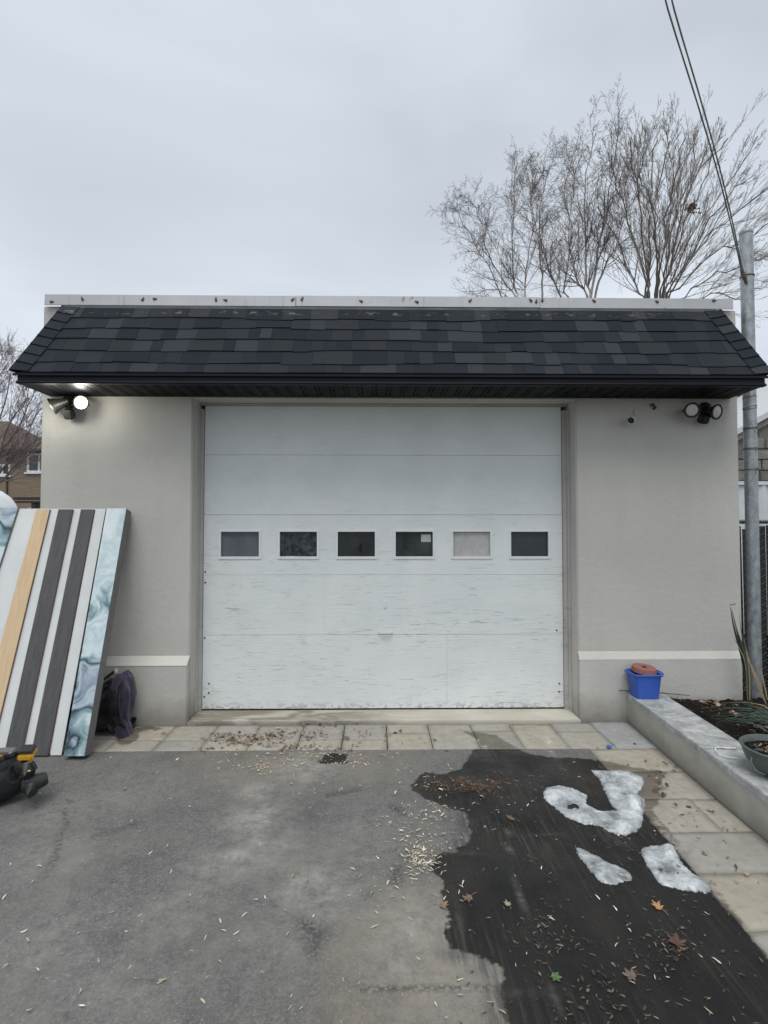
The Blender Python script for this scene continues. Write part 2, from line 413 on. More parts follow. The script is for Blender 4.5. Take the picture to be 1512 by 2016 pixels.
WET_MAIN = z8([(310,112),(270,190),(190,210),(110,205),(85,235),(55,258),(70,285),(110,315),(200,345),(285,372),(298,430),(295,480),(270,500),(240,500),(235,530),(155,540),(135,590),(150,620),(190,650),(178,690),(190,740),(212,800),(195,850),(195,885),(225,925),(270,950),(340,965),(420,1000),(445,1060),(430,1130),(445,1231),(600,1500),(2200,1600),(1900,1231),(1525,965),(842,190),(800,150),(640,148),(520,125),(480,112)])
WET_PAV = z8([(842,190),(800,150),(940,182),(1110,205),(1095,245),(1075,280),(1085,320),(1045,360),(1070,400),(1140,470),(1200,540),(1240,600),(1340,605),(1250,612),(1270,640),(1310,690),(1380,760),(1440,840),(1400,850),(1240,620),(1000,360)])
WET_P2 = pxl([(921,1437),(942,1442),(975,1447),(1002,1462),(1008,1466),(1024,1476),(1036,1500),(960,1500),(968,1476),(958,1468),(950,1470),(938,1456),(912,1441)])
WET_P3 = pxl([(225,1466),(240,1448),(262,1434),(300,1428),(327,1436),(330,1446),(318,1452),(316,1440),(292,1436),(270,1443),(272,1456),(258,1466),(240,1470)])
PATCH = pxl([(640,1483),(690,1484),(681,1503),(640,1505),(627,1502)])
def wet_at(P):
    w = poly_sd(P, WET_MAIN)
    w = np.maximum(w, poly_sd(P, WET_PAV)); w = np.maximum(w, poly_sd(P, WET_P2)); w = np.maximum(w, poly_sd(P, WET_P3))
    return np.clip(w, -0.3, 0.3)
def poly_line(P, pts, wdt):
    d = np.full(len(P), 1e9)
    for i in range(len(pts)-1): d = np.minimum(d, seg_d(P, pts[i], pts[i+1]))
    return np.exp(-(d/wdt)**2)
CHALK = pxl([(1070,1438),(1080,1462),(1086,1482),(1096,1500),(1108,1515)])

# ------------------------------------------------------------------ key dimensions
YW = -0.22; YP = -0.345; YPR = YPL = YP
YPR = hz(1215, 1418.5).y; YPL = hz(330, 1427.5).y
XJL = hy(376, 1100, YW).x; XJR = hy(1136, 1100, YW).x
XWL = hy(80, 900, YW).x; XWR = hy(1457.5, 1050, YW).x
Z_SOF = hy(742, 782, YW).z
YF = hz(742, 756.5, Z_SOF).y
Z_FT = hy(742, 737, YF).z
Z_MT = hy(742, 608, YW - 0.02).z
Z_CB = hy(742, 604.5, YW - 0.03).z; Z_CT = hy(742, 583.5, YW - 0.03).z
print('KEY', YPL, YPR, XJL, XJR, XWL, XWR, Z_SOF, YF, Z_FT, Z_MT, Z_CB, Z_CT)
XFL = hy(34, 750, YF).x; XFR = hy(1506, 750, YF).x
XML = hy(131, 608, YW).x; XMR = hy(1410, 606, YW).x
Y_PAV = hz(700, 1476.5).y

# ------------------------------------------------------------------ ground, driveway, paving
MB().add([(-600,-300,-0.06),(600,-300,-0.06),(600,900,-0.06),(-600,900,-0.06)], [(0,1,2,3)]).build('ground', M_ground, kind='structure')

eA = hz(1162, 1477).xy; eB = hz(1511, 1884).xy        # asphalt / paver border line
def x_edge(y): return eA[0] + (y - eA[1]) * (eB[0]-eA[0])/(eB[1]-eA[1])
wA = hz(1233, 1416.5).xy; wB = hz(1402, 1560).xy       # foot of planter wall
def x_wall(y): return wA[0] + (y - wA[1]) * (wB[0]-wA[0])/(wB[1]-wA[1])

ys = np.concatenate([np.arange(Y_PAV, -4.2, -0.022), np.arange(-4.2, -14, -0.6)])
us = np.linspace(0, 1, 250); X0g = -4.6
yy, uu = np.meshgrid(ys, us, indexing='ij')
xe = eA[0] + (yy - eA[1]) * (eB[0]-eA[0])/(eB[1]-eA[1])
xx = X0g + (xe - X0g)*uu
P = np.stack([xx.ravel(), yy.ravel()], 1)
zz = np.zeros(len(P))
wet = np.maximum(wet_at(P), np.clip(poly_sd(P, PATCH), -0.3, 0.3))
dust = np.zeros(len(P))
for (px, py, r, a) in ((500,1612,.16,1),(520,1665,.20,.7),(470,1690,.14,.9),(505,1560,.12,.9),(610,1750,.18,.8),(640,1765,.15,.7),(430,1700,.18,.6),(600,1515,.2,.8),(450,1530,.15,.3),(120,1600,.25,.35),
                       (60,1700,.25,.35),(350,1790,.2,.5),(820,1830,.2,.75),(760,1760,.15,.3),(880,1930,.18,.5),(250,1560,.3,.3),(720,1640,.25,.4),(540,1850,.25,.35),(100,1850,.25,.35),(220,1950,.3,.3),(800,1900,.15,.6)):
    c = np.array(hz(px, py).xy[:]); dust = np.maximum(dust, a*np.exp(-(((P-c)**2).sum(1))/(r*r)))
brown = np.zeros(len(P))
for (px, py, r, a) in ((820,1850,.3,1),(860,1930,.3,1),(930,1960,.25,.9),(780,1990,.3,.9),(560,1495,.35,.8),(700,1490,.3,.6),(430,1490,.3,.5),(850,1780,.2,.5)):
    c = np.array(hz(px, py).xy[:]); brown = np.maximum(brown, a*np.exp(-(((P-c)**2).sum(1))/(r*r)))
dark = poly_line(P, pxl([(640,1568),(670,1562),(705,1555)]), 0.02)
dark = np.maximum(dark, poly_line(P, pxl([(190,1643),(230,1635),(268,1620)]), 0.02)*.8)
for pts_, w_ in ((pxl([(125,1590),(132,1625),(118,1640),(112,1680),(100,1705)]), .012), (pxl([(775,1590),(790,1598)]), .03), (pxl([(600,1820),(625,1840),(615,1870)]), .035), (pxl([(785,1710),(780,1735)]), .03), (pxl([(130,1575),(145,1578)]), .015), (pxl([(700,1948),(900,1946),(1100,1950)]), .012)):
    dark = np.maximum(dark, poly_line(P, pts_, w_))
mark = poly_line(P, z8([(455,440),(465,560),(500,690),(530,820),(545,870)]), 0.006)
mark = np.maximum(mark, .7*poly_line(P, z8([(545,870),(570,960),(620,1070),(690,1231)]), 0.004))
mark = np.maximum(mark, .5*poly_line(P, z8([(230,600),(255,780),(265,930)]), 0.004))
mark = np.maximum(mark, .5*poly_line(P, z8([(140,540),(280,535),(430,540)]), 0.006))
mark = np.maximum(mark, .35*poly_line(P, z8([(470,458),(680,458)]), 0.004))
mark = np.maximum(mark, .35*poly_line(P, z8([(430,1105),(700,1112)]), 0.006))
mark = np.maximum(mark, .4*poly_line(P, z8([(840,440),(900,490),(940,505)]), 0.012))
chalk = np.maximum(poly_line(P, CHALK, 0.006), .5*poly_line(P, pxl([(625,1697),(760,1690)]), 0.005))
chalk = np.maximum(chalk, .55*poly_line(P, pxl([(695,1950),(725,1948)]), 0.006))
chalk = np.maximum(chalk, .6*poly_line(P, pxl([(430,1500),(480,1493)]), 0.006))
fringe = np.zeros(len(P))
for (px, py, r, a) in ((915,1620,.12,1),(930,1920,.16,1),(960,1980,.16,1),(900,1650,.1,1)):
    c = np.array(hz(px, py).xy[:]); fringe = np.maximum(fringe, a*np.exp(-(((P-c)**2).sum(1))/(r*r)))
nr, nc = xx.shape
idx = np.arange(nr*nc).reshape(nr, nc)
Fc = np.stack([idx[:-1,:-1].ravel(), idx[1:,:-1].ravel(), idx[1:,1:].ravel(), idx[:-1,1:].ravel()], 1)
# gentle real unevenness
zz = np.array([0.006*mnoise.noise((x*1.3, y*1.3, 0)) for x, y in P[::1]]) if len(P) < 90000 else zz
zz = np.minimum(zz, 0.0)
me = fastmesh('driveway', np.column_stack([P, zz]), Fc, M_asphalt, dict(wet=wet, dust=dust, brown=brown, dark=dark, mark=mark, chalk=chalk, fringe=fringe))
me.shade_smooth(); link('driveway', me, kind='structure')
me = fastmesh('driveway_beyond', [(-30,-30,-.012),(X0g,-30,-.012),(X0g,Y_PAV,-.012),(-30,Y_PAV,-.012)], [(0,1,2,3)], M_asphalt, dict(wet=[-.3]*4))
link('driveway_beyond', me, kind='structure')
MB().box(-30, XWL-0.02, Y_PAV+0.001, 14, -0.05, -0.012).build('side_yard', simple('packed_gravel', (0.2,0.185,0.16), 0.9, 0.3, 6, 0.005, 90), kind='structure')

paving = empty('paving', (0, 0, 0), kind='structure')
MB().add([(-5, Y_PAV, -0.016), (x_wall(Y_PAV)+0.05, Y_PAV, -0.016), (x_wall(-0.3)+0.05, -0.30, -0.016), (-5, -0.30, -0.016)], [(0,1,2,3)]).build('joint_bed', M_joint, paving)
MB().add([(x_edge(Y_PAV), Y_PAV, -0.016), (x_edge(-7), -7, -0.016), (x_wall(-7)+0.05, -7, -0.016), (x_wall(Y_PAV)+0.05, Y_PAV, -0.016)], [(0,1,2,3)]).build('joint_bed', M_joint, paving)
def paver(c00, c10, c11, c01, m, inset=0.0036):
    """corners ccw; a slab with rounded rim and a fine top grid carrying the wetness"""
    C = [np.array(c) for c in (c00, c10, c11, c01)]
    cen = sum(C)/4
    C = [c + (cen - c)/np.linalg.norm(cen - c)*inset*1.5 for c in C]
    n = 9; V = []; h = random.uniform(-0.0015, 0.0025); tl = (random.uniform(-.003,.003), random.uniform(-.003,.003))
    for i in range(n):
        for j in range(n):
            u, v = i/(n-1), j/(n-1)
            if i in (0, n-1): pass
            p = C[0]*(1-u)*(1-v) + C[1]*u*(1-v) + C[2]*u*v + C[3]*(1-u)*v
            rim = min(u, 1-u, v, 1-v) == 0
            V.append((p[0] + random.uniform(-.001,.001)*rim, p[1] + random.uniform(-.001,.001)*rim, h + tl[0]*(u-.5) + tl[1]*(v-.5) - (0.003 if rim else 0)))
    Fq = [(i*n+j, (i+1)*n+j, (i+1)*n+j+1, i*n+j+1) for i in range(n-1) for j in range(n-1)]
    ringi = [i*n for i in range(n)] + [(n-1)*n + j for j in range(1, n)] + [i*n + n-1 for i in range(n-2, -1, -1)] + [j for j in range(n-2, 0, -1)]
    b = len(V); V += [(V[k][0], V[k][1], -0.03) for k in ringi]
    q = len(ringi); Fq += [(ringi[k], b+k, b+(k+1) % q, ringi[(k+1) % q]) for k in range(q)]
    PP = np.array(V)[:, :2]
    me = fastmesh('paver', V, Fq, m, dict(wet=wet_at(PP), chalk=poly_line(PP, CHALK, 0.006)))
    link('paver', me, paving)
xs_px = [-260,-166,-72,20,112,206,300,392,485,582,671,763,854,948,1036,1127,1219]
XS = [hz(x, 1476).x for x in xs_px]
Yb = YPL + 0.03
splits = {9: .62, 10: .62, 13: .3, 15: .34, 7: .55, 5: .6, 11: .36, 8: 0, 4: .5}
for i in range(len(XS)-1):
    x0, x1 = XS[i], XS[i+1]; s_ = splits.get(i, 0)
    if i in (6, 7): s_ = .6
    ytop = YPL - 0.004
    ysb = [Y_PAV+0.002, ytop] if not s_ else [Y_PAV+0.002, Y_PAV + (ytop-Y_PAV)*(1-s_) , ytop]
    if i == 11: x1s = x1
    for k in range(len(ysb)-1):
        m = random.choice(M_pav)
        paver((x0, ysb[k]), (x1, ysb[k]), (x1, ysb[k+1]), (x0, ysb[k+1]), m)
# last corner slab (grey)
x0 = XS[-1]
paver((x0, Y_PAV+0.002), (x_wall(Y_PAV)-0.012, Y_PAV+0.002), (x_wall(YPR)-0.012, YPR-.004), (x0, YPR-.004), M_pavgrey)
rows_px = [1477, 1517.5, 1571.5, 1638, 1718, 1831]
RY = [Y_PAV] + [hz(1300, y).y for y in rows_px[1:]]
while RY[-1] > -4.3: RY.append(RY[-1] - 0.306)
for r_ in range(len(RY)-1):
    y1, y0 = RY[r_]-0.001, RY[r_+1]
    a0, a1 = x_edge(y0)+0.004, x_edge(y1)+0.004; b0, b1 = x_wall(y0)-0.014, x_wall(y1)-0.014
    sp = {0: None, 1: None, 2: .67, 3: None, 4: .66, 5: .34}.get(r_, random.choice((None, .66, .34)))
    for u0, u1 in ([(0, 1)] if sp is None else [(0, sp), (sp, 1)]):
        paver((a0+(b0-a0)*u0, y0), (a0+(b0-a0)*u1, y0), (a1+(b1-a1)*u1, y1), (a1+(b1-a1)*u0, y1), M_pav[2] if r_ in (0,) else random.choice(M_pav))
MB().box(XJL-0.0, XJR, YPL+0.01, -0.012, -0.05, 0.018).build('threshold_slab', M_apron, bevel=0.006, kind='structure')

# ------------------------------------------------------------------ garage
G = empty('garage', (0.1, 3.0, 0), label='low grey stucco garage with a white panel door and a dark shingled awning', cat='garage')
YB = 6.2
for xa, xb in ((XWL, XJL), (XJR, XWR)): MB().box(xa, xb, YW, 0.1, -0.05, Z_CB+0.005).build('wall', M_stucco, G, bevel=0.008)
MB().box(XJL+0.001, XJR-0.001, YW+0.002, 0.1, Z_SOF-0.012, Z_CB+0.004).build('wall', M_stucco, G)
for q in ((XWL, XWL+0.2, 0.102, YB), (XWR-0.2, XWR, 0.102, YB), (XWL+.202, XWR-.202, YB-0.2, YB)):
    MB().box(*q, -0.05, Z_CB-0.1).build('wall', M_stucco, G)
MB().box(XWL+.01, XWR-.01, 0.11, YB-.01, Z_CB-0.098, Z_CB-0.04).build('roof', M_darkgap, G)
# plinths
for (xa, xb, yp, ztf, ztb) in ((hy(74, 1340, YPL).x, XJL, YPL, hy(340,1311,YPL).z, hy(340,1291.5,YW).z), (XJR, hy(1461.5, 1340, YPR).x, YPR, hy(1250,1298.5,YPR).z, hy(1250,1282.5,YW).z)):
    MB().extrude([(YW-0.001,-0.05),(yp,-0.05),(yp,ztf-0.004),(YW-0.001,ztb-0.004)], xa, xb).build('base_course', M_stucco, G, bevel=0.006)
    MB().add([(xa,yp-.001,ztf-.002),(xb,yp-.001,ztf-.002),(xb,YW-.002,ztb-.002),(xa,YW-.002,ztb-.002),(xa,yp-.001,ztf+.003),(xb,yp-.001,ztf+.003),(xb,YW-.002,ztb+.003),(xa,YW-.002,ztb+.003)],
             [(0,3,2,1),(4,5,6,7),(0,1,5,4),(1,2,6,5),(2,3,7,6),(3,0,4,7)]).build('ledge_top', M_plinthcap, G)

# mansard
tilt_top = Vector((0, YW - 0.025, Z_MT)); bot = Vector((0, YF - 0.018, Z_FT - 0.002))
def slope(u, t, off=0.0):   # u: 0 left..1 right, t: 0 eave..1 top
    xl = (XFL-0.035)*(1-t) + XML*t; xr = (XFR+0.035)*(1-t) + XMR*t
    y = bot.y*(1-t) + tilt_top.y*t; z = bot.z*(1-t) + tilt_top.z*t
    n = Vector((0, -(tilt_top.z-bot.z), (tilt_top.y-bot.y))).normalized()
    return Vector((xl + (xr-xl)*u, y, z)) + n*off
def xslope(x, t, off=0.0):
    p = slope(0, t, off); return Vector((x, p.y, p.z))
Bl, Br = slope(0, 0), slope(1, 0); Tl, Tr = slope(0, 1), slope(1, 1)
o3 = slope(0, 0, -0.01)
d_ = MB().add([Bl-Vector((-.03,-.01,.0)), Br-Vector((.03,-.01,0)), Vector((XFR-.01, YW-.002, Z_FT)), Vector((XFL+.01, YW-.002, Z_FT)),
               Tl+Vector((.01,.01,-.01)), Tr+Vector((-.01,.01,-.01)), Vector((XMR-.01, YW-.002, Z_MT-.01)), Vector((XML+.01, YW-.002, Z_MT-.01))],
              [(0,3,2,1),(4,5,6,7),(0,1,5,4),(1,2,6,5),(2,3,7,6),(3,0,4,7)])
d_.build('roof_deck', M_darkgap, G)
MB().extrude([(YF,Z_SOF+.006),(YF,Z_FT-.006),(YF+.02,Z_FT-.006),(YF+.02,Z_SOF+.006)], XFL, XFR).build('fascia', M_black, G)
MB().extrude([(YF-.006,Z_SOF-.004),(YF-.012,Z_SOF+.004),(YF-.004,Z_SOF+.016),(YF+.001,Z_SOF+.016),(YF+.001,Z_SOF-.002),(YF+.03,Z_SOF-.002),(YF+.03,Z_SOF-.005)], XFL-.004, XFR+.004).build('fascia_lip', M_black, G)
MB().extrude([(YF-.02,Z_FT-.022),(YF-.02,Z_FT-.005),(YF+.01,Z_FT-.002),(YF+.01,Z_FT-.006),(YF-.012,Z_FT-.010),(YF-.012,Z_FT-.022)], XFL-.02, XFR+.02).build('drip_edge', M_black, G)
for xs_ in (XFL, XFR-.02): MB().box(xs_, xs_+.02, YF+.0205, YW-.003, Z_SOF+.003, Z_FT-.008).build('fascia_end', M_black, G)
# soffit panels
pw = 0.104; nP = int((XFR-XFL)/pw); pw = (XFR-XFL-.004)/nP
pm = MB().extrude([(0,0.012),(0,0.0),(pw*.16,0.0),(pw*.19,0.006),(pw*.25,0.006),(pw*.28,0),(pw*.93,0.0),(pw*.95,.009),(pw-.001,0.009),(pw-.001,.012)], YF+.031, YW-.003, axis='y').mesh('soffit_panel', M_soffit)
for i in range(nP):
    o = link('soffit_panel', pm, G); o.matrix_parent_inverse = Matrix(); o.location = Vector((XFL+.002+i*pw, 0, Z_SOF-.004)) - G.location
MB().box(XFL+.02, XFR-.02, YF+.021, YW-.004, Z_SOF+.012, Z_SOF+.02).build('soffit_backing', M_darkgap, G)

# shingles : every tab a part
tb = [0, .130, .312, .478, .642, .805, 1.0]
sm_cache = {}
def put_slab(name, corners, thick_lo, thick_hi, m):
    """corners on slope: (lower-left, lower-right, upper-right, upper-left); slab leaning out at the butt edge"""
    n = Vector((0, -(tilt_top.z-bot.z), (tilt_top.y-bot.y))).normalized()
    a, b, c, d = corners
    p = [a+n*0.001, b+n*0.001, c+n*0.0005, d+n*0.0005, a+n*thick_lo, b+n*thick_lo, c+n*thick_hi, d+n*thick_hi]
    return MB().hexa([p[0],p[1],p[2],p[3],p[4],p[5],p[6],p[7]]).build(name, m, G)
capw = 0.125
for r_ in range(6):
    t0, t1 = tb[r_], tb[r_+1]
    xl0, xr0 = slope(0,t0).x, slope(1,t0).x; xl1, xr1 = slope(0,t1).x, slope(1,t1).x
    L0, R0 = max(xl0, xl1) + capw*0.55, min(xr0, xr1) - capw*0.55
    x = L0; prev = -1; dy0 = 0
    sag = random.uniform(0, 6)
    while x < R0 - 0.03:
        wd = random.choice((0.09, 0.11, 0.14, 0.17, 0.2, 0.26)) * random.uniform(.9, 1.15)
        x2 = min(R0, x + wd)
        if R0 - x2 < 0.06: x2 = R0
        mi = random.choice([k for k in range(5) if k != prev]); prev = mi
        def jag(xx): return 0.012*math.sin(xx*1.7+sag) + 0.008*math.sin(xx*5.1+sag*2)
        j = random.choice((0, 0, -0.012, 0.008)) if r_ else 0
        th = random.choice((0.0055, 0.0065, 0.0085))
        lo = t0 + (jag(x) + j if r_ else 0); lo2 = t0 + (jag(x2) + j if r_ else 0)
        a, b = xslope(x, lo), xslope(x2, lo2)
        c, d = xslope(x2, min(1.0, t1+.05)), xslope(x, min(1.0, t1+.05))
        put_slab('shingle', (a, b, c, d), th + 0.0035 + 0.0000*r_, 0.0015, M_sh[mi])
        x = x2 + 0.0012
# hip caps
for side in (0, 1):
    n_c = 8; ex = 1.0/n_c
    for k in range(n_c):
        t0 = k*ex; t1 = min(1, t0 + ex + 0.03)
        def P_(t, inn, tw=0.0):
            p = slope(side, t, 0.011); s_ = 1 if side == 0 else -1
            return p + Vector((s_*(inn), 0, 0))
        s_ = 1 if side == 0 else -1
        q = [P_(t0+.02, -0.012), P_(t0-.035 if k else 0, capw+.005), P_(t1-.02, capw), P_(t1, -0.010)]
        q = [Vector(v) for v in q]
        if side: q = [q[1], q[0], q[3], q[2]]
        n = Vector((0, -(tilt_top.z-bot.z), (tilt_top.y-bot.y))).normalized()
        b_ = MB().hexa([q[0], q[1], q[2]-n*.006, q[3]-n*.006, q[0]+n*.007, q[1]+n*.007, q[2]-n*.004, q[3]-n*.004])
        # wrap over the side
        i0, i3 = (0, 3) if side == 0 else (1, 2)
        e0, e3 = q[i0], q[i3]
        back = Vector((0, 0.07, -0.0)) 
        b_.hexa([e0+Vector((-.006*s_,0,-.002)), e0+Vector((0,0,-.002)), e0+Vector((0.004*s_,.08,-.0)), e0+Vector((-.004*s_,.08,-.0)),
                 e3+Vector((-.006*s_,0,.002)), e3+Vector((0,0,.002)), e3+Vector((0.004*s_,.06,.0)), e3+Vector((-.004*s_,.06,.0))])
        b_.build('hip_shingle', random.choice(M_sh[:4]), G)
MB().box(XML+.01, XMR-.02, YW-.035, YW-.004, Z_MT-.02, Z_CB-.004).build('flashing', simple('grey_flashing', (0.10,0.10,0.105), .5, .35, 6), G)

# metal coping with joints and screws
XCL, XCR = hy(88, 590, YW-.03).x, hy(1443, 590, YW-.03).x
j1, j2 = hy(583, 590, YW-.03).x, hy(1063, 590, YW-.03).x
prev_part = []
for k, (a, b) in enumerate(((XCL, j1-.004), (j1, j2-.003), (j2, XCR))):
    dz = (0, .002, -.001)[k]
    cp = MB().extrude([(YW-.028,Z_CB+dz),(YW-.033,Z_CB+.002+dz),(YW-.030,Z_CT+dz),(0.12,Z_CT+.01+dz),(0.12,Z_CT+.006+dz),(YW-.026,Z_CT-.004+dz),(YW-.028,Z_CB+.003+dz)], a, b).build('coping', M_coping, G)
    for px in [p for p in (100,162,280,303,425,445,583-8,594,712,822,925,1046,1056,1068,1171,1295,1405) if a <= hy(p,595,YW-.03).x <= b]:
        c = hy(px, 592 + random.uniform(-4, 3), YW-.036)
        M_ = Matrix.Translation(c) @ Matrix.Rotation(R(90), 4, 'X')
        sc = MB().lathe([(0.0,0.006),(0.006,.0045),(0.010,0.001),(.0105,-.003)], M_, 8)
        q_ = random.uniform(0, 3)
        sc.lathe([(0,.0015),(.016,.0012),(.017,-.003)], M_ @ Matrix.Translation((.010*math.cos(q_), .012*math.sin(q_), 0)) @ Matrix.Rotation(q_, 4, 'Z') @ Matrix.Diagonal((.8,.35,1,1)), 9)
        sc = sc.build('screw', M_rust)
        sc.parent = cp; sc.matrix_parent_inverse = Matrix.Identity(4)
cpb = MB().box(XCL+.0, XCR, 0.121, 0.13, Z_CB-.1, Z_CT+.004).build('coping_back', M_coping, G)

# ---- garage door: five sections
zb = [hy(752, y, -0.03).z for y in (1394.5, 1249.5, 1131.5, 1013.5, 896, 800)]
XDL, XDR = hy(401, 1100, -0.03).x, hy(1107, 1100, -0.03).x
def slab_holes(xs, zs, holes, y0, y1):
    mb = MB()
    H = set(holes)
    for i in range(len(xs)-1):
        for k in range(len(zs)-1):
            if (i, k) in H: continue
            a, b, c, d = xs[i], xs[i+1], zs[k], zs[k+1]
            mb.add([(a,y0,c),(b,y0,c),(b,y0,d),(a,y0,d)], [(0,1,2,3)])
            mb.add([(a,y1,c),(b,y1,c),(b,y1,d),(a,y1,d)], [(3,2,1,0)])
            for (ni, nk, q) in ((i-1,k,((a,y1,c),(a,y0,c),(a,y0,d),(a,y1,d))), (i+1,k,((b,y0,c),(b,y1,c),(b,y1,d),(b,y0,d))),
                                (i,k-1,((a,y1,c),(b,y1,c),(b,y0,c),(a,y0,c))), (i,k+1,((a,y0,d),(b,y0,d),(b,y1,d),(a,y1,d)))):
                if ni < 0 or nk < 0 or ni >= len(xs)-1 or nk >= len(zs)-1 or (ni, nk) in H: mb.add(q, [(0,1,2,3)])
    return mb
wins = [(430,515),(546,629),(660,743),(774,857),(887,970),(1001,1084)]
def glass(name, c0, c1, rough=0.08, stretch=(3,1,3), extra=None):
    t = NT(name)
    b = t.mix(t.ramp(t.noise(2.2, 3, 0.5, 0.6, vec=t.map(stretch)), 0.35, 0.65), c0, c1)
    t.col(b).rough(rough); t.b.inputs['Specular IOR Level'].default_value = 0.45
    t.b.inputs['Coat Weight'].default_value = 0.0
    return t.m
G_pane = [glass('glass_curtained', (0.105,0.11,0.13),(0.135,0.14,0.165)), glass('glass_smudged', (0.012,0.017,0.024),(0.075,0.09,0.105), stretch=(9,1,9)),
          glass('glass_dark', (0.028,0.031,0.032),(0.042,0.046,0.048)), glass('glass_dark', (0.022,0.025,0.028),(0.06,0.066,0.07)),
          simple('ribbed_plastic', (0.50,0.485,0.48), .4, .1, 20), glass('glass_flat_grey', (0.035,0.045,0.052),(0.042,0.052,0.06), .25)]
M_frame = simple('white_window_bead', (0.74,0.76,0.76), .5, .05, 20)
holes_x = []
for a, b in wins: holes_x += [hy(a+4, 1070, -0.03).x, hy(b-4, 1070, -0.03).x]
YD = -0.03
M_hole = M_darkgap
for k in range(5):
    z0, z1 = zb[k]+.0009, zb[k+1]-.0009
    if k == 2:
        xs = [XDL] + holes_x + [XDR]; zs = [z0, hy(752,1096.5,YD).z, hy(752,1046,YD).z, z1]
        sec = slab_holes(xs, zs, [(i,1) for i in range(1, 12, 2)], YD, YD+.042).build('door_section', M_door, G, fix=False, label='door section with a row of six small windows')
        for i in range(6):
            xa, xb = holes_x[2*i], holes_x[2*i+1]; za, zc = zs[1], zs[2]
            fw = 0.013
            f = slab_holes([xa-fw, xa+.004, xb-.004, xb+fw], [za-fw-.004, za+.004, zc-.004, zc+.009], [(1,1)], YD-.008, YD+.012)
            def sub(mb, nm, mt, **kk):
                o = mb.build(nm, mt, **kk); o.parent = sec; o.matrix_parent_inverse = Matrix.Identity(4); return o
            sub(f, 'window_frame', M_frame, bevel=0.0015)
            if i == 4:
                mb = MB(); n_ = 22; prof = []
                xw = xb-xa
                V = []; FF = []
                for q in range(n_*4+1):
                    x_ = xa + xw*q/(n_*4); y_ = YD+.022 - .004*abs(math.sin(math.pi*q/4))
                    V += [(x_, y_, za), (x_, y_, zc)]
                FF = [(2*q, 2*q+2, 2*q+3, 2*q+1) for q in range(n_*4)]
                sub(mb.add(V, FF), 'pane', G_pane[i], label='white ribbed plastic pane', fix=False)
                MB_ = MB().box(xa, xb, YD+.03, YD+.034, za, zc); sub(MB_, 'pane_backing', M_darkgap)
            else:
                sub(MB().box(xa, xb, YD+.022, YD+.027, za, zc), 'pane', G_pane[i])
            if i == 3:
                pa, pb = hy(829,1067,YD+.02), hy(848,1052,YD+.02)
                sub(MB().box(pa.x, pb.x, YD+.0195, YD+.0212, pa.z, pb.z), 'sticker', simple('paper_label', (0.42,0.46,0.44), .6, .25, 60, stretch=(1,1,4)))
            if i == 2:
                q = [hy(*p_, YD+.02) for p_ in ((705,1082),(709,1067),(713,1075),(713,1092))]
                sub(MB().add([(p_.x, YD+.0205, p_.z) for p_ in q] + [(p_.x, YD+.0216, p_.z) for p_ in q], [(0,1,2,3),(4,7,6,5),(0,4,5,1),(1,5,6,2),(2,6,7,3),(3,7,4,0)]), 'broken_hole', M_darkgap)
            if i == 1:
                pa, pb = hy(563,1097.5,YD+.02), hy(581,1095,YD+.02)
                sub(MB().box(pa.x, pb.x, YD+.018, YD+.0215, pa.z, pb.z), 'paint_fleck', M_frame)
    else:
        parts = [(XDL, XDR)]
        if k == 1: xm = hy(638,1190,YD).x; parts = [(XDL, xm-.0002), (xm+.0002, XDR)]
        if k == 0: xm = hy(880,1330,YD).x; parts = [(XDL, xm-.0004), (xm+.0004, XDR)]
        mb = MB()
        for a, b in parts: mb.box(a, b, YD, YD+.042, z0, z1)
        sec = mb.build('door_section', M_door, G, bevel=0.0012)
    if k == 1:
        c = hy(759, 1244, YD)
        h = MB().box(c.x-.047, c.x+.047, YD-.034, YD-.026, c.z-.008, c.z+.008).box(c.x-.06, c.x+.06, YD-.004, YD-.0005, c.z-.016, c.z-.004)
        h.hexa([(c.x-.047,YD-.024,c.z-.006),(c.x-.042,YD-.024,c.z-.006),(c.x-.055,YD,c.z-.014),(c.x-.06,YD,c.z-.014),(c.x-.047,YD-.024,c.z+.006),(c.x-.042,YD-.024,c.z+.006),(c.x-.055,YD,c.z-.006),(c.x-.06,YD,c.z-.006)])
        h.hexa([(c.x+.042,YD-.024,c.z-.006),(c.x+.047,YD-.024,c.z-.006),(c.x+.06,YD,c.z-.014),(c.x+.055,YD,c.z-.014),(c.x+.042,YD-.024,c.z+.006),(c.x+.047,YD-.024,c.z+.006),(c.x+.06,YD,c.z-.006),(c.x+.055,YD,c.z-.006)])
        o = h.build('handle', simple('painted_handle', (0.72,0.74,0.74), .35, .04, 20), bevel=.001); o.parent = sec; o.matrix_parent_inverse = Matrix.Identity(4)
        c = hy(758.5, 1190, YD)
        pts = [(c.x-.010,c.z-.028),(c.x+.004,c.z-.028),(c.x+.013,c.z+.0),(c.x+.014,c.z+.02),(c.x+.006,c.z+.032),(c.x-.007,c.z+.03),(c.x-.013,c.z+.012)]
        o = MB().add([(a,YD-.008,b) for a,b in pts]+[(a,YD,b) for a,b in pts], [tuple(range(7))]+[(i,(i+1)%7,7+(i+1)%7,7+i) for i in range(7)]).build('lock_cover', M_door, bevel=.001)
        o.parent = sec; o.matrix_parent_inverse = Matrix.Identity(4)
        c = hy(759.5, 1166, YD); o = MB().lathe([(0,.003),(.008,.002),(.010,0)], Matrix.Translation(c) @ Matrix.Rotation(R(90),4,'X'), 12).build('keyhole_plate', M_frame); o.parent = sec; o.matrix_parent_inverse = Matrix.Identity(4)
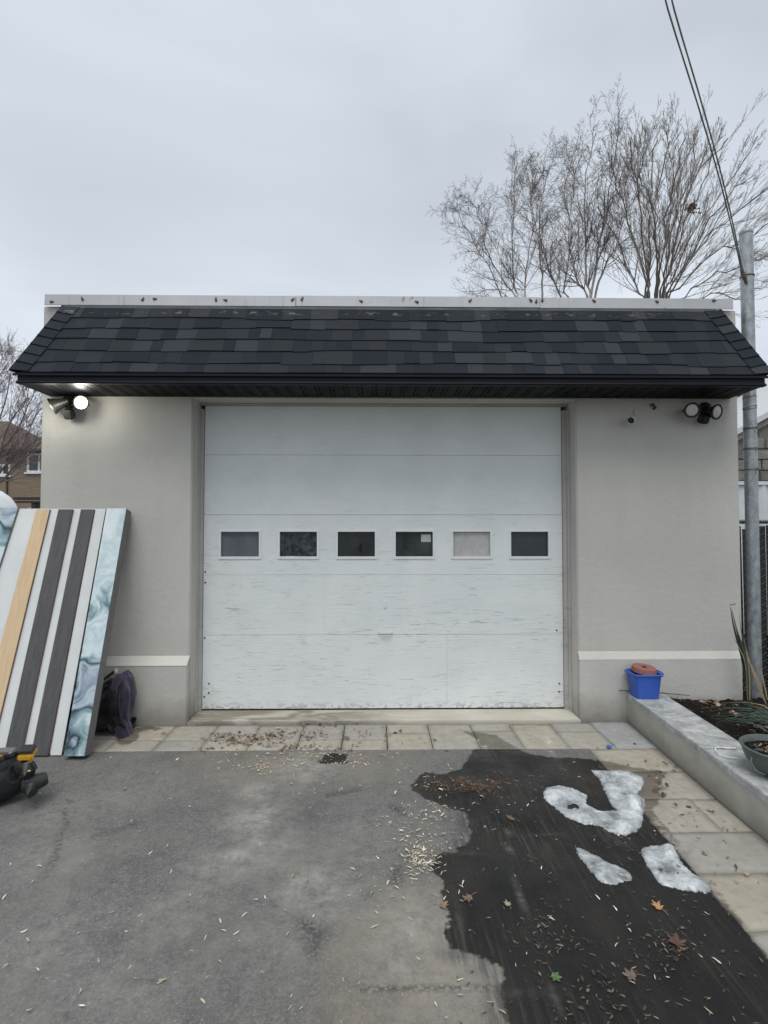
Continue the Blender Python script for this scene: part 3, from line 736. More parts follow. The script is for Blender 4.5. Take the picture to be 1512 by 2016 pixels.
    for (px, py) in {0: [(411,1346),(411,1364),(1101,1346),(1101,1362),(402,1372)], 1: [(404,1147),(403,1256),(1096,1241)], 2: [(404,1126)], 3: [], 4: []}[k]:
        c = hy(px, py, YD)
        o = MB().lathe([(0,.003),(.006,.003),(.0075,0)], Matrix.Translation(c) @ Matrix.Rotation(R(90),4,'X'), 8).build('bolt', M_darkgap); o.parent = sec; o.matrix_parent_inverse = Matrix.Identity(4)
MB().box(XJL+.04, XJR-.04, YD+.05, .09, -.01, Z_SOF-.02).build('door_backing', M_darkgap, G)
MB().box(XDL, XDR, YD-.002, YD+.04, 0.0185, zb[0]-.001).build('bottom_seal', M_darkgap, G)
for a, b in ((XJL+.001, XDL-.003), (XDR+.003, XJR-.001)):
    mb = MB().box(a, b, YD-.03, YD+.03, .0, Z_SOF-.06)
    mb.build('door_jamb', M_trim, G, bevel=.003)
    c = (a+b)/2; s_ = -1 if c < 0 else 1
    MB().box(c+s_*.004, c+s_*.022, YD-.062, YD-.0305, .019, Z_SOF-.06).build('weather_stop', M_trim, G, bevel=.003)
MB().box(XJL+.001, XJR-.001, YD-.03, YD+.03, zb[5]+.002, Z_SOF-.013).build('door_header', M_trim, G, bevel=.003)
MB().box(XJL+.001, XJR-.001, YD-.05, YD-.031, zb[5]+.03, Z_SOF-.013).build('header_trim', M_trim, G, bevel=.003)

# ------------------------------------------------------------------ wall fixtures
M_fix_black = simple('black_plastic', (0.014, 0.014, 0.018), 0.35, 0.2, 20)
M_fix_grey = simple('bronze_plastic', (0.035, 0.036, 0.032), 0.4, 0.2, 20)
def emis(name, col, st):
    t = NT(name); t.col(col); t.b.inputs['Emission Color'].default_value = (*col, 1); t.b.inputs['Emission Strength'].default_value = st; return t.m
M_lit = emis('lit_lens', (1.0, 0.97, 0.86), 9.0)
M_unlit = simple('frosted_lens', (0.50, 0.49, 0.47), 0.25, 0.08, 60, 0.0008, 160)
def aim(c, d): return Matrix.Translation(c) @ Vector(d).to_track_quat('Z', 'Y').to_matrix().to_4x4()
def flood(root_px, heads, sensor_px, lit, label, mh):
    c = hy(*root_px, YW)
    T = empty('floodlight', c, label=label, cat='floodlight', group='twin floodlights under the eaves')
    M0 = aim(c + Vector((0, -.001, 0)), (0, -1, 0))
    MB().lathe([(0.05,0),(0.05,.018),(0.04,.024),(0,.024)], M0, 24).build('mounting_plate', mh, T, smooth=True)
    for (px, py, yo, d, s_) in heads:
        hc = hy(px, py, YW - yo); d = Vector(d).normalized(); M = aim(hc, d) @ Matrix.Scale(s_, 4)
        hd = MB().lathe([(0.0,-.115),(0.022,-.112),(0.026,-.09),(0.034,-.07),(0.056,-.012),(0.062,-.006),(0.063,.006),(0.060,.009),(0.054,.009),(0.052,.001),(0.0,.001)], M, 28).build('lamp_head', mh, T, smooth=True)
        MB().lathe([(0.0515,.002),(0.045,.006),(0.03,.009),(0.0,.0105)], M, 24).build('lens', M_lit if lit else M_unlit, hd, smooth='all')
        q0 = hc - d*.10*s_; mid = c + Vector((0, -.045, .004)); 
        MB().tube([c + Vector((0,-.02,0)), mid, (q0+mid)/2 + Vector((0,-.006,.012)), q0], [.013,.013,.011,.012], 10).build('arm', mh, T, smooth=True)
    sc_ = hy(*sensor_px, YW-.07)
    M = aim(sc_, (0.12, -1, -.55))
    b = MB().box(-.032,.032,-.038,.034,-.035,.03); b.v = [tuple(M @ Vector(v)) for v in b.v]
    sn = b.build('motion_sensor', mh, T, bevel=.008)
    MB().tube([c + Vector((0,-.02,-.01)), sc_ + Vector((0,.03,.03))], .012, 8).build('sensor_arm', mh, sn)
    return T
flood((137, 792), [(159.5, 793, .15, (.10,-1,-.12), .86), (103, 800, .13, (-.86,-.42,-.50), .98)], (135.5, 815), True, 'left floodlight with its lamps switched on under the eaves', M_fix_grey)
flood((1386, 805), [(1362, 807.5, .13, (-.10,-1,-.2), .93), (1411, 811, .14, (.42,-1,-.25), .95)], (1386, 824), False, 'right floodlight, unlit, black with two round white lenses', M_fix_black)
for px, py, e in ((158, 800, 2.2), (97, 808, 1.2)):
    l_ = bpy.data.lights.new('lamp_glow', 'POINT'); l_.energy = e; l_.color = (1, .96, .84); l_.shadow_soft_size = .04
    o = bpy.data.objects.new('lamp_glow', l_); COL.objects.link(o); o.location = hy(px, py - (12 if e > 2 else 0), YW - .2)
# bullet camera
c = hy(1247, 823, YW)
T = empty('security_camera', c, label='small white bullet security camera on the grey wall', cat='security camera')
fc = hy(1242.5, 827.5, YW-.10); d = (fc - (hy(1251, 819, YW-.03))).normalized(); M = aim(fc, d)
MB().lathe([(0,-.085),(.017,-.083),(.021,-.075),(.026,-.01),(.030,.0),(.030,.008),(.027,.009),(.025,-.002),(0,-.002)], M, 24).build('housing', simple('white_plastic', (.62,.62,.60), .35, .05), T, smooth=True)
fr = MB().lathe([(.0245,.001),(0.018,.003),(0,.003)], M, 20).build('front_glass', M_fix_black, T, smooth=True)
MB().lathe([(.008,.004),(.006,.007),(0,.007)], M, 14).build('lens', simple('lens_glass', (.05,.05,.06), .1), fr, smooth=True)
MB().lathe([(.022,0),(.022,.008),(.01,.014),(0,.014)], aim(c + Vector((0,0,.012)), (0,-1,0)), 18).tube([c+Vector((0,-.01,.012)), c+Vector((.0,-.03,.004)), hy(1251, 819, YW-.035)], .006, 8).build('bracket', simple('white_plastic', (.62,.62,.60), .35, .05), T, smooth=True)
a, b = hy(1248, 816, YW-.006), hy(1247.5, 808, YW-.006)
MB().tube([a, b], .002, 6).build('cable', M_rust, T)
a = hy(1281.5, 797, YW); b = hy(1286, 804, YW)
MB().tube([a+Vector((0,.004,0)), a+Vector((0,-.025,0)), b+Vector((0,-.03,-.004)), b+Vector((0,-.01,-.006))], [.011,.012,.012,.010], 10).build('conduit_stub', simple('grey_conduit', (.06,.06,.058), .6, .3, 40), label='small dark conduit stub poking out of the wall', cat='conduit')

# ------------------------------------------------------------------ planter wall, soil
dirv = Vector(((wB[0]-wA[0]), (wB[1]-wA[1]), 0)).normalized(); nrm = Vector((-dirv.y, dirv.x, 0))   # nrm -> away from paving (+x)
if nrm.x < 0: nrm = -nrm
A0 = Vector((wA[0], wA[1], 0)) - dirv*0.06
def along(s, o, z): return A0 + dirv*s + nrm*o + Vector((0, 0, z))
ZC = 0.216; 
PL = empty('planter_wall', along(1.5, .13, 0), label='low rendered planter wall with grey stone coping along the paving', cat='planter wall')
def bar(s0, s1, o0, o1, z0, z1, mb=None):
    mb = mb or MB()
    return mb.hexa([along(s0,o0,z0), along(s0,o1,z0), along(s1,o1,z0), along(s1,o0,z0), along(s0,o0,z1), along(s0,o1,z1), along(s1,o1,z1), along(s1,o0,z1)])
bar(0, 4.2, 0, .24, -.05, ZC-.041).build('wall_body', stucco('cream_render', (.50,.485,.43), (.57,.555,.50)), PL, bevel=.004)
def stone_mat():
    t = NT('bluestone')
    b = t.mix(t.ramp(t.noise(7, 6, 0.7, 0.6), .38, .64), (.22,.232,.24), (.47,.48,.475))
    b = t.mix(t.math('MULTIPLY', t.ramp(t.noise(24, 5, .7), .56, .62), .5), b, (.62,.62,.61))
    b = t.mix(t.math('MULTIPLY', t.ramp(t.noise(19, 4, .7), .34, .30), .6), b, (.07,.075,.08))
    t.col(b); t.rough(t.rng(t.noise(8, 3), .4, .6, .35, .8)); t.bump(t.math('ADD', t.noise(90, 4, .7), t.math('MULTIPLY', t.noise(12, 3), 1.6)), .004, .8); return t.m
M_stone = stone_mat()
jt = (hz(1389, 1488, ZC-.04).xy - A0.xy).length
for a, b in ((0.0, jt-.002), (jt+.002, jt+1.22), (jt+1.224, jt+2.4)):
    bar(a, b, -.012, .265, ZC-.040, ZC, MB()).build('capstone', M_stone, PL, bevel=.004)
# soil
def soil_mat():
    t = NT('dark_soil'); b = t.mix(t.ramp(t.noise(30, 6, .75), .35, .7), (.003,.0025,.002), (.014,.010,.008))
    b = t.mix(t.ramp(t.noise(90, 4, .7), .60, .68), b, (.055,.036,.022)); t.col(b).rough(.9); t.b.inputs['Specular IOR Level'].default_value = .2
    t.bump(t.noise(60, 5, .8), .012, 1); return t.m
M_soil = soil_mat()
V = []; nx_, ny_ = 70, 90
for j in range(ny_):
    for i in range(nx_):
        s_ = 0.03 + 3.6*j/(ny_-1); o_ = .262 + 1.9*i/(nx_-1)
        p = along(s_, o_, 0); y_ = p.y
        z_ = .155 + .035*mnoise.noise((p.x*3, y_*3, 1)) + .03*mnoise.noise((p.x*9, y_*9, 4)) + .018*mnoise.noise((p.x*26, y_*26, 2))
        z_ += .05*math.exp(-((p.x-2.33)**2 + (y_+.50)**2)/.035)
        V.append((p.x, min(y_, YPR-.004 if p.x < XWR else 9), z_))
Fq = [(j*nx_+i, j*nx_+i+1, (j+1)*nx_+i+1, (j+1)*nx_+i) for j in range(ny_-1) for i in range(nx_-1)]
me = fastmesh('planter_soil', V, Fq, M_soil); me.shade_smooth(); link('planter_soil', me, kind='structure')
MB().box(x_wall(0)+.3, 9, YPR+.0, 3.2, -.05, .03).build('verge', M_soil, kind='structure')
def soil_z(x, y):
    return .155 + .035*mnoise.noise((x*3, y*3, 1)) + .03*mnoise.noise((x*9, y*9, 4)) + .018*mnoise.noise((x*26, y*26, 2)) + .05*math.exp(-((x-2.33)**2 + (y+.50)**2)/.035)

def chips(name, pts, size, mats, label=None, kind='stuff', fl=0.35, aspect=3.0):
    """one object: small curled flat chips lying about"""
    mb = MB(); mi = []
    for (x, y, z) in pts:
        L_ = size*random.uniform(.5, 1.5); w_ = L_/aspect*random.uniform(.6, 1.4)
        a = random.uniform(0, 2*math.pi); tx, ty = random.uniform(-fl, fl), random.uniform(-fl, fl)
        M = Matrix.Translation((x, y, z)) @ Euler((tx, ty, a)).to_matrix().to_4x4()
        cu = random.uniform(-.18, .25)*L_; sk = random.uniform(-.25,.25)*L_*(.4 if aspect > 4 else 1); w_ *= random.choice((.45,.7,1,1.25)) if aspect < 4 else random.uniform(.7,1.2)
        loc = [(-.5*L_,sk*.5,0),(random.uniform(-.4,-.1)*L_,-.5*w_,cu*.6),(random.uniform(.0,.35)*L_,-.45*w_*random.uniform(.5,1.2),cu*.7),(.5*L_,sk*.4,.1*cu),(random.uniform(.05,.35)*L_,.42*w_*random.uniform(.5,1.2),cu*.8+.1*w_),(random.uniform(-.35,-.05)*L_,.5*w_,cu*.7+.1*w_)]
        n0 = len(mb.f)
        mb.add([M @ Vector(v) for v in loc], [(0,1,5),(1,2,4,5),(2,3,4)]); mi += [random.randrange(len(mats))]*3
    me = bpy.data.meshes.new(name); me.from_pydata(mb.v, [], mb.f)
    for m in mats: me.materials.append(m)
    me.polygons.foreach_set('material_index', mi); me.update()
    return link(name, me, None, None, kind=kind)
M_chips = [simple('wood_chip', c, .8, .3, 40) for c in ((.10,.055,.03),(.20,.13,.08),(.05,.03,.02),(.025,.018,.014),(.30,.22,.15))]
pts = []
for _ in range(2600):
    s_ = random.uniform(.04, 2.6); o_ = .27 + random.random()**1.1*1.2; p = along(s_, o_, 0)
    if p.y > YPR-.01: continue
    pts.append((p.x, p.y, soil_z(p.x, p.y)+.006))
chips('mulch_chips', pts, .020, [M_chips[k] for k in (2,3,3,3,0,2,3,2,1)])
pts = []
for (px, py, n_, sp) in ((1392,1397,16,.03),(1440,1407,22,.035),(1470,1425,12,.03),(1410,1390,10,.05),(1495,1435,12,.03),(1480,1390,9,.05)):
    c = hz(px, py, .17)
    for _ in range(n_):
        x, y = c.x+random.gauss(0, sp*1.6), c.y+random.gauss(0, sp); pts.append((x, y, soil_z(x, y)+.016))
chips('bark_pieces', pts, .036, [M_chips[k] for k in (1,0,4,0)], fl=.6, aspect=2.2)

# blue caddy with terracotta saucer
M_blue = simple('blue_plastic', (.030,.095,.42), .38, .12, 6)
yb0 = YPR - .012; D0 = .18
cx0 = hz(1279, 1378, ZC).x
C_ = empty('plastic_tub', (cx0, yb0-.09, ZC), label='small blue plastic tub at the wall end of the stone coping', cat='tub')
def rect(hx, hyy, z, r_=.022, n_=5):
    out_ = []
    for (sx_, sy_) in ((1,1),(-1,1),(-1,-1),(1,-1)):
        a0 = {(1,1):0,(-1,1):90,(-1,-1):180,(1,-1):270}[(sx_,sy_)]
        for q in range(n_):
            a = R(a0 + 90*q/(n_-1)); out_.append((sx_*(hx-r_) + r_*math.cos(a), sy_*(hyy-r_) + r_*math.sin(a), z))
    return out_
rings = [rect(.082,.062,0,.018), rect(.098,.078,.17,.024), rect(.108,.088,.172,.028), rect(.111,.091,.180,.03), rect(.108,.088,.186,.028), rect(.099,.079,.185,.024), rect(.094,.074,.17,.022), rect(.079,.059,.008,.016)]
V = [tuple(Vector(v) + C_.location) for r_ in rings for v in r_]; n_ = 20
Fq = [(i*n_+j, i*n_+(j+1)%n_, (i+1)*n_+(j+1)%n_, (i+1)*n_+j) for i in range(len(rings)-1) for j in range(n_)] + [tuple(range(n_))[::-1], tuple(range(7*n_, 8*n_))]
MB().add(V, Fq).build('tub_body', M_blue, C_, smooth=True)
for s_ in (-1, 1):
    x_ = C_.location.x + s_*.111
    MB().tube([Vector((x_, C_.location.y-.05, ZC+.178)), Vector((x_+s_*.012, C_.location.y-.045, ZC+.182)), Vector((x_+s_*.016, C_.location.y, ZC+.184)), Vector((x_+s_*.012, C_.location.y+.045, ZC+.182)), Vector((x_, C_.location.y+.05, ZC+.178))], .005, 8).build('handle', M_blue, C_, smooth=True)
M_terra = simple('terracotta', (.25,.095,.08), .75, .18, 14, .001, 200)
sc_ = Vector((cx0+.004, yb0-.082, ZC+.199)); Mt = Matrix.Translation(sc_) @ Euler((R(5), R(3), 0)).to_matrix().to_4x4()
T = empty('plant_saucer', sc_, label='terracotta saucer resting upside down in the blue tub', cat='saucer')
sa = MB().lathe([(0,.020),(.028,.020),(.030,.024),(.074,.024),(.082,.020),(.086,.0),(.088,-.012),(.084,-.012),(.080,-.002),(.0,.010)], Mt, 36).build('saucer_disc', M_terra, T, smooth=True)
MB().lathe([(.0,.0245),(.012,.0245),(.016,.022),(0,.022)], Mt, 14).build('drain_hole', M_darkgap, T)
a, b = hz(1212, 1355, ZC+.02), hz(1372, 1373, .22)
MB().tube([Vector((a.x, YPR-.02, ZC+.02)), Vector((a.x*.6+b.x*.4, YPR-.022, ZC+.012)), Vector((b.x, YPR-.05, .205))], [.004,.005,.003], 6).build('stick', simple('twig_wood', (.10,.085,.07), .8, .3, 30), label='thin dry stick lying behind the blue tub', cat='stick')

# green bowl planter
M_bowl = simple('grey_green_plastic', (.085,.105,.095), .42, .15, 5, .0008, 40)
bc = Vector((2.085, CAM.y + 2.63, ZC + .001))
T = empty('bowl_planter', bc, label='round grey green bowl planter standing on the stone coping', cat='planter')
MB().lathe([(0,0),(.075,0),(.088,.003),(.120,.028),(.150,.065),(.163,.10),(.166,.122),(.174,.128),(.176,.136),(.171,.140),(.163,.139),(.158,.128),(.150,.11),(0,.11)], Matrix.Translation(bc), 48).build('bowl', M_bowl, T, smooth=True)
V = []; Fq = []
for i in range(9):
    for j in range(28):
        a = 2*math.pi*j/28; r_ = .157*i/8; x_, y_ = bc.x+r_*math.cos(a), bc.y+r_*math.sin(a)
        V.append((x_, y_, bc.z+.112+.012*mnoise.noise((x_*25, y_*25, 0))))
Fq = [(i*28+j, i*28+(j+1)%28, (i+1)*28+(j+1)%28, (i+1)*28+j) for i in range(8) for j in range(28)]
MB().add(V, Fq).build('potting_soil', M_soil, T, fix=False)
pts = [(bc.x+random.gauss(0,.07), bc.y+random.gauss(0,.07), bc.z+.126) for _ in range(150)]
pts = [p for p in pts if (p[0]-bc.x)**2+(p[1]-bc.y)**2 < .145**2]
ob = chips('bowl_litter', pts, .026, [simple('reddish_chip', (.16,.075,.05), .8, .3, 40)] + [M_chips[k] for k in (1,2,3,4,2)], fl=.5, aspect=2.5)
ob.parent = T; ob.matrix_parent_inverse = Matrix.Translation(bc).inverted()
MB().tube([bc+Vector((-.163,-.02,.10)), bc+Vector((-.178,-.03,.085)), bc+Vector((-.165,-.05,.045)), bc+Vector((-.13,-.06,.03))], .0035, 6).build('side_clip', simple('green_clip', (.16,.18,.17), .5, .1), T, smooth=True)
p_ = [hz(x, y, ZC+.006) for x, y in ((1453,1494),(1430,1490),(1416,1486),(1409,1478),(1408,1473),(1414,1471),(1430,1473),(1448,1473))]
MB().tube(p_, .004, 7).build('pot_hanger', simple('white_coated_wire', (.68,.68,.66), .4, .05), label='white wire loop lying on the coping by the bowl', cat='wire loop', smooth=True)

# plants in the bed
def blade(mb, pts, w, fold=.3):
    pts = [Vector(p) for p in pts]; n_ = len(pts); V = []
    for i, p in enumerate(pts):
        d = (pts[min(i+1,n_-1)]-pts[max(0,i-1)]).normalized(); s_ = d.cross(Vector((0,-1,.2))).normalized()
        t = i/(n_-1); ww = w*(1-t**3)*(.6+.4*min(1,t*6))
        V += [p - s_*ww*.5, p + Vector((0,-ww*fold,0)), p + s_*ww*.5]
    mb.add(V, [(3*i+k, 3*i+k+1, 3*i+k+4, 3*i+k+3) for i in range(n_-1) for k in (0,1)])
def smoothpts(pts, n=9):
    pts = [Vector(p) for p in pts]; out_ = []
    for i in range(n):
        t = i/(n-1)*(len(pts)-1); k = min(int(t), len(pts)-2); f = t-k
        p0 = pts[max(k-1,0)]; p1 = pts[k]; p2 = pts[k+1]; p3 = pts[min(k+2, len(pts)-1)]
        out_.append(.5*((2*p1)+(p2-p0)*f+(2*p0-5*p1+4*p2-p3)*f*f+(3*p1-p0-3*p2+p3)*f**3))
    return out_
M_gleaf = simple('dull_green_leaf', (.045,.075,.055), .5, .3, 12)
M_tleaf = simple('dry_tan_leaf', (.30,.225,.13), .7, .25, 12)
M_stake = simple('green_stake', (.035,.065,.05), .4, .2, 12)
yp = YPR - .10
def P3(px, py, y=None): return hy(px, py, yp if y is None else y)
T = empty('garden_plant', P3(1478, 1384), label='tall bundle of green leaves and dry tan stalks beside the steel pole', cat='plant')
for k, (pp, w_, m_) in enumerate((([(1474,1380),(1462,1300),(1446,1240),(1437,1190)], .022, M_gleaf), ([(1477,1380),(1470,1320),(1455,1260),(1439,1192)], .020, M_gleaf),
    ([(1480,1382),(1474,1330),(1462,1275),(1450,1235)], .018, M_gleaf), ([(1472,1378),(1468,1310),(1455,1275),(1433,1236)], .010, M_tleaf),
    ([(1475,1378),(1470,1300),(1460,1250),(1454,1192)], .008, M_stake), ([(1508,1385),(1490,1335),(1468,1290),(1456,1268)], .014, M_tleaf),
    ([(1510,1390),(1490,1345),(1478,1310),(1461,1247)], .011, M_tleaf), ([(1511,1378),(1505,1350),(1500,1325),(1500,1312)], .012, M_tleaf), ([(1476,1380),(1476,1340),(1472,1300),(1464,1250)], .008, M_tleaf))):
    mb = MB(); q = [P3(x, y, yp - .012*k + (.03*i if k == 5 else 0)) for i, (x, y) in enumerate(pp)]
    blade(mb, smoothpts(q, 12), w_); mb.build('leaf_blade', m_, T, smooth='all', fix=False)
q = P3(1437, 1191, yp-.01); MB().tube([q, q+Vector((.02,0,.004)), q+Vector((.045,0,.008))], .003, 6).build('broken_tip', M_gleaf, T)
q = P3(1474, 1355, yp-.05); MB().tube([q+Vector((.028*math.cos(t), .028*math.sin(t), .004*math.sin(t*2))) for t in np.linspace(0, 6.28, 13)], .002, 5).build('twine', M_rust, T)
T = empty('rush_plant', hz(1520, 1420, .17), label='low clump of thin dark green stems spilling over the soil', cat='plant')
for k in range(60):
    a = P3(random.uniform(1515, 1640), random.uniform(1440, 1480), -1.25+random.uniform(-.1,.1))
    a = Vector((2.62+random.uniform(-.12,.14), -1.15+random.uniform(-.15,.15), .16))
    e = Vector((2.18+random.uniform(0,.45), -.80+random.uniform(-.28,.30), .19+random.uniform(0,.09)))
    if e.y > -.42: e.y = -.5
    m_ = (a+e)/2 + Vector((0,0,.06+random.uniform(0,.08)))
    mb = MB(); blade(mb, smoothpts([a, m_, e], 7), .007, .2); mb.build('stem', random.choice((M_gleaf, M_stake, M_gleaf, M_gleaf, M_tleaf)) if k % 3 == 0 else M_gleaf, T, fix=False)

# ------------------------------------------------------------------ steel pole and wires
def galv():
    t = NT('galvanised_steel'); b = t.mix(t.ramp(t.noise(24, 5, .7, vec=t.map((1,1,.6))), .35, .68), (.22,.24,.25), (.42,.44,.45))
    b = t.mix(t.math('MULTIPLY', t.ramp(t.noise(9, 4, .7, vec=t.map((3,3,.7))), .55, .66), .4), b, (.55,.57,.58))
    t.col(b).rough(.42); t.b.inputs['Metallic'].default_value = .55; t.bump(t.noise(60, 3), .0006); return t.m
M_galv = galv()
YPo = -0.16
p_top = hy(1469.5, 455, YPo); p_bot = hy(1486, 1330, YPo); rp = .0465
pc = Vector(((p_top.x+p_bot.x)/2, YPo, -.05))
T = empty('steel_pole', Vector((pc.x, YPo, 0)), label='tall galvanised steel pole bound with wire beside the garage corner', cat='pole')
pz = p_top.z
MB().lathe([(rp,-.05),(rp,pz-.02),(rp*.97,pz-.004),(rp*.85,pz),(0,pz)], Matrix.Translation((pc.x, YPo, 0)), 28).build('shaft', M_galv, T, smooth=True)
MB().lathe([(rp+.002,pz-.03),(rp+.003,pz-.028),(rp+.003,pz-.008),(rp,pz-.002),(rp*.8,pz+.004),(0,pz+.004)], Matrix.Translation((pc.x, YPo, 0)), 28).build('pole_cap', M_galv, T, smooth=True)
M_wire = simple('rusty_wire', (.075,.06,.052), .7, .3, 40)
for py, n_, wob in ((803, 2, .010), (843, 3, .006), (883, 2, .003), (925, 2, .003), (783, 1, .004)):
    c = hy(1482, py, YPo)
    for q in range(n_):
        zc = c.z + random.uniform(-.012, .012); ph = random.uniform(0, 6)
        MB().tube([Vector((pc.x+(rp+.002)*math.cos(t), YPo+(rp+.002)*math.sin(t), zc+wob*math.sin(t+ph))) for t in np.linspace(0, 6.4, 20)], .0022, 5).build('wire_tie', M_wire, T, smooth=True)
for a_, b_ in (((1466,845),(1500,836)), ((1470,884),(1512,885)), ((1472,925),(1500,924)), ((1474,955),(1496,912)), ((1482,840),(1494,860))):
    a, b = hy(*a_, YPo-rp-.006), hy(*b_, YPo-rp-.006)
    MB().tube([a, (a+b)/2+Vector((0,-.006,-.008)), b], .002, 5).build('loose_wire', M_wire, T)
c = hy(1464, 542, YPo-rp-.012)
cl = MB().tube([hy(1460,530,YPo-rp-.014), hy(1465,545,YPo-rp-.014), hy(1470,560,YPo-rp-.01)], [.012,.016,.010], 8).build('wire_clamp', M_wire, T)
MB().tube([Vector((pc.x+(rp+.003)*math.cos(t), YPo+(rp+.003)*math.sin(t), hy(1465,545,YPo).z)) for t in np.linspace(0, 6.3, 18)], .004, 6).build('clamp_band', M_wire, T)
# overhead cables from the clamp towards the street behind the camera
for k, (x0_, x1_) in enumerate(((1318, 1452), (1330, 1460))):
    a = hy(x1_, 500 + 22*k, YPo-rp-.01); st = hy((1460, 1463)[k], 534 + 4*k, YPo-rp-.012)
    farp = ray(x0_, 0); E = CAM + farp*(3.1/farp.y*(1.0)) if False else None
    # far end : along the view ray of the top frame edge at distance
    e = CAM + ray(x0_, 0).normalized()*4.6
    d = (e-st); pts_ = [st + d*t + Vector((0,0,-.10*math.sin(math.pi*min(1, t/1.8)))) + Vector((.10*math.sin(math.pi*min(1,t/1.0))*.35,0,0)) for t in np.linspace(0, 1.8, 24)]
    MB().tube(pts_, .0048, 6).build('overhead_cable', simple('cable_sheath', (.16,.155,.15), .6, .15), label=('outer left cable of the pair rising from the steel pole', 'inner right cable of the pair rising from the steel pole')[k], cat='cable', group='cables rising from the steel pole', smooth=True)

# ------------------------------------------------------------------ chain link fence with slats
YFe = 0.35; zf = hy(1505, 1027, YFe).z; xf0 = XWR+.02; xf1 = 6.2
T = empty('chain_link_fence', (3.6, YFe, 0), label='chain link fence with black privacy slats behind the steel pole', cat='fence')
MB().tube([Vector((xf0, YFe, zf)), Vector((xf1, YFe, zf))], .021, 12).build('top_rail', M_galv, T, smooth=True)
for x_ in (4.6, xf1): MB().tube([Vector((x_, YFe, 0)), Vector((x_, YFe, zf-.02))], .025, 12).build('post', M_galv, T, smooth=True)
mb = MB(); st_ = .057; nW = int((xf1-xf0)/st_)
for k in range(nW):
    pts_ = []; x_ = xf0 + k*st_
    z_ = .03; s_ = 0
    while z_ < zf - .01 + .03*(k % 2):
        pts_.append(Vector((x_ + (st_*.5 if s_ % 2 else -st_*.5), YFe - .012 - (.006 if s_ % 2 else 0), z_))); z_ += st_*.55; s_ += 1
    mb.tube(pts_, .0017, 4, cap=False)
mb.build('wire_mesh', simple('galvanised_wire', (.23,.24,.24), .5, .2), T, fix=False, kind='stuff')
M_slat = simple('black_slat', (.012,.013,.014), .45, .3, 3)
me_s = MB().box(-.0275,.0275,-.003,.003,.02,zf-.06).mesh('slat', M_slat)
for k in range(int((xf1-xf0)/.052)):
    o = link('slat', me_s, T); o.matrix_parent_inverse = Matrix(); o.location = Vector((xf0+.03+k*.052, YFe+.006+.012*(k % 2), random.uniform(-.01,.03))) - T.location; o.rotation_euler = (0, random.uniform(-.01,.01), random.uniform(-.06,.06))
# white metal fence
YWf = 2.6; zt = hy(1500, 955, YWf).z; xw0 = XWR + .4; T = empty('metal_fence', (6, YWf, 0), label='white ribbed metal fence standing behind the chain link fence', cat='fence')
M_wm = simple('white_sheet_metal', (.62,.65,.67), .45, .10, 5)
k = 0; x_ = xw0
while x_ < 11:
    prof = []
    for (u, d_) in ((0,0),(.04,-.02),(.07,-.02),(.11,0),(.19,0),(.23,-.02),(.26,-.02),(.30,0),(.38,0)): prof.append((x_+u, YWf+d_))
    prof2 = [(a, b+.004) for a, b in prof[::-1]]
    n_ = len(prof); V = [(a, b, .05) for a, b in prof+prof2] + [(a, b, zt) for a, b in prof+prof2]; N_ = 2*n_
    MB().add(V, [(i, (i+1)%N_, N_+(i+1)%N_, N_+i) for i in range(N_)] + [tuple(range(N_))[::-1], tuple(range(N_, 2*N_))]).build('metal_sheet', M_wm, T); x_ += .381
MB().box(xw0, 11, YWf-.03, YWf+.03, zt+.001, zt+.05).build('top_cap', M_wm, T)
# neighbouring stone building with white verge
YN = 4.6; T = empty('stone_outbuilding', (9, YN, 0), label='grey stone outbuilding with a pale sloping roof verge at right', cat='building')
pA, pB = hy(1455, 840, YN), hy(1512, 808, YN); sl_ = (pB.z-pA.z)/(pB.x-pA.x)
xn0, xn1 = pA.x - 1.4, pA.x + 5
def ztop(x): return pA.z + (x-pA.x)*sl_*(1 if x < pA.x+2.6 else 1)
M_sb = [simple('stone_block', c, .9, .35, 5, .008, 30) for c in ((.155,.145,.132),(.20,.19,.172),(.12,.113,.105),(.17,.16,.14))]
MB().extrude([(xn0,0),(xn1,0),(xn1,ztop(xn1)-.12),(xn0,ztop(xn0)-.12)], YN, YN+4, axis='y').build('wall', simple('stone_mortar', (.16,.15,.14), .95, .3, 8), T)
z_ = 0.; r_ = 0
while z_ < ztop(xn1)-.2:
    x_ = xn0 + (.0 if r_ % 2 else -.12)
    while x_ < xn0 + 4.6:
        w_ = random.uniform(.26, .48); h_ = .19
        if z_ + h_ < ztop(x_) - .13 and z_ > 1.3 and x_ > xn0:
            MB().box(x_+.006, x_+w_-.006, YN-.02-random.uniform(0,.03), YN-.001, z_+.006, z_+h_-.006).build('stone_block', random.choice(M_sb), T, bevel=.012)
        x_ += w_
    z_ += .19; r_ += 1
MB().extrude([(xn0-.1,ztop(xn0-.1)-.10),(xn1+.1,ztop(xn1+.1)-.10),(xn1+.1,ztop(xn1+.1)+.0),(xn0-.1,ztop(xn0-.1)+.0)], YN-.10, YN+4.1, axis='y').build('roof', simple('pale_roof_sheet', (.55,.56,.57), .5, .1), T)
MB().extrude([(xn0,ztop(xn0)-.22),(xn1,ztop(xn1)-.22),(xn1,ztop(xn1)-.105),(xn0,ztop(xn0)-.105)], YN-.06, YN-.001, axis='y').build('verge_board', M_sb[1], T)
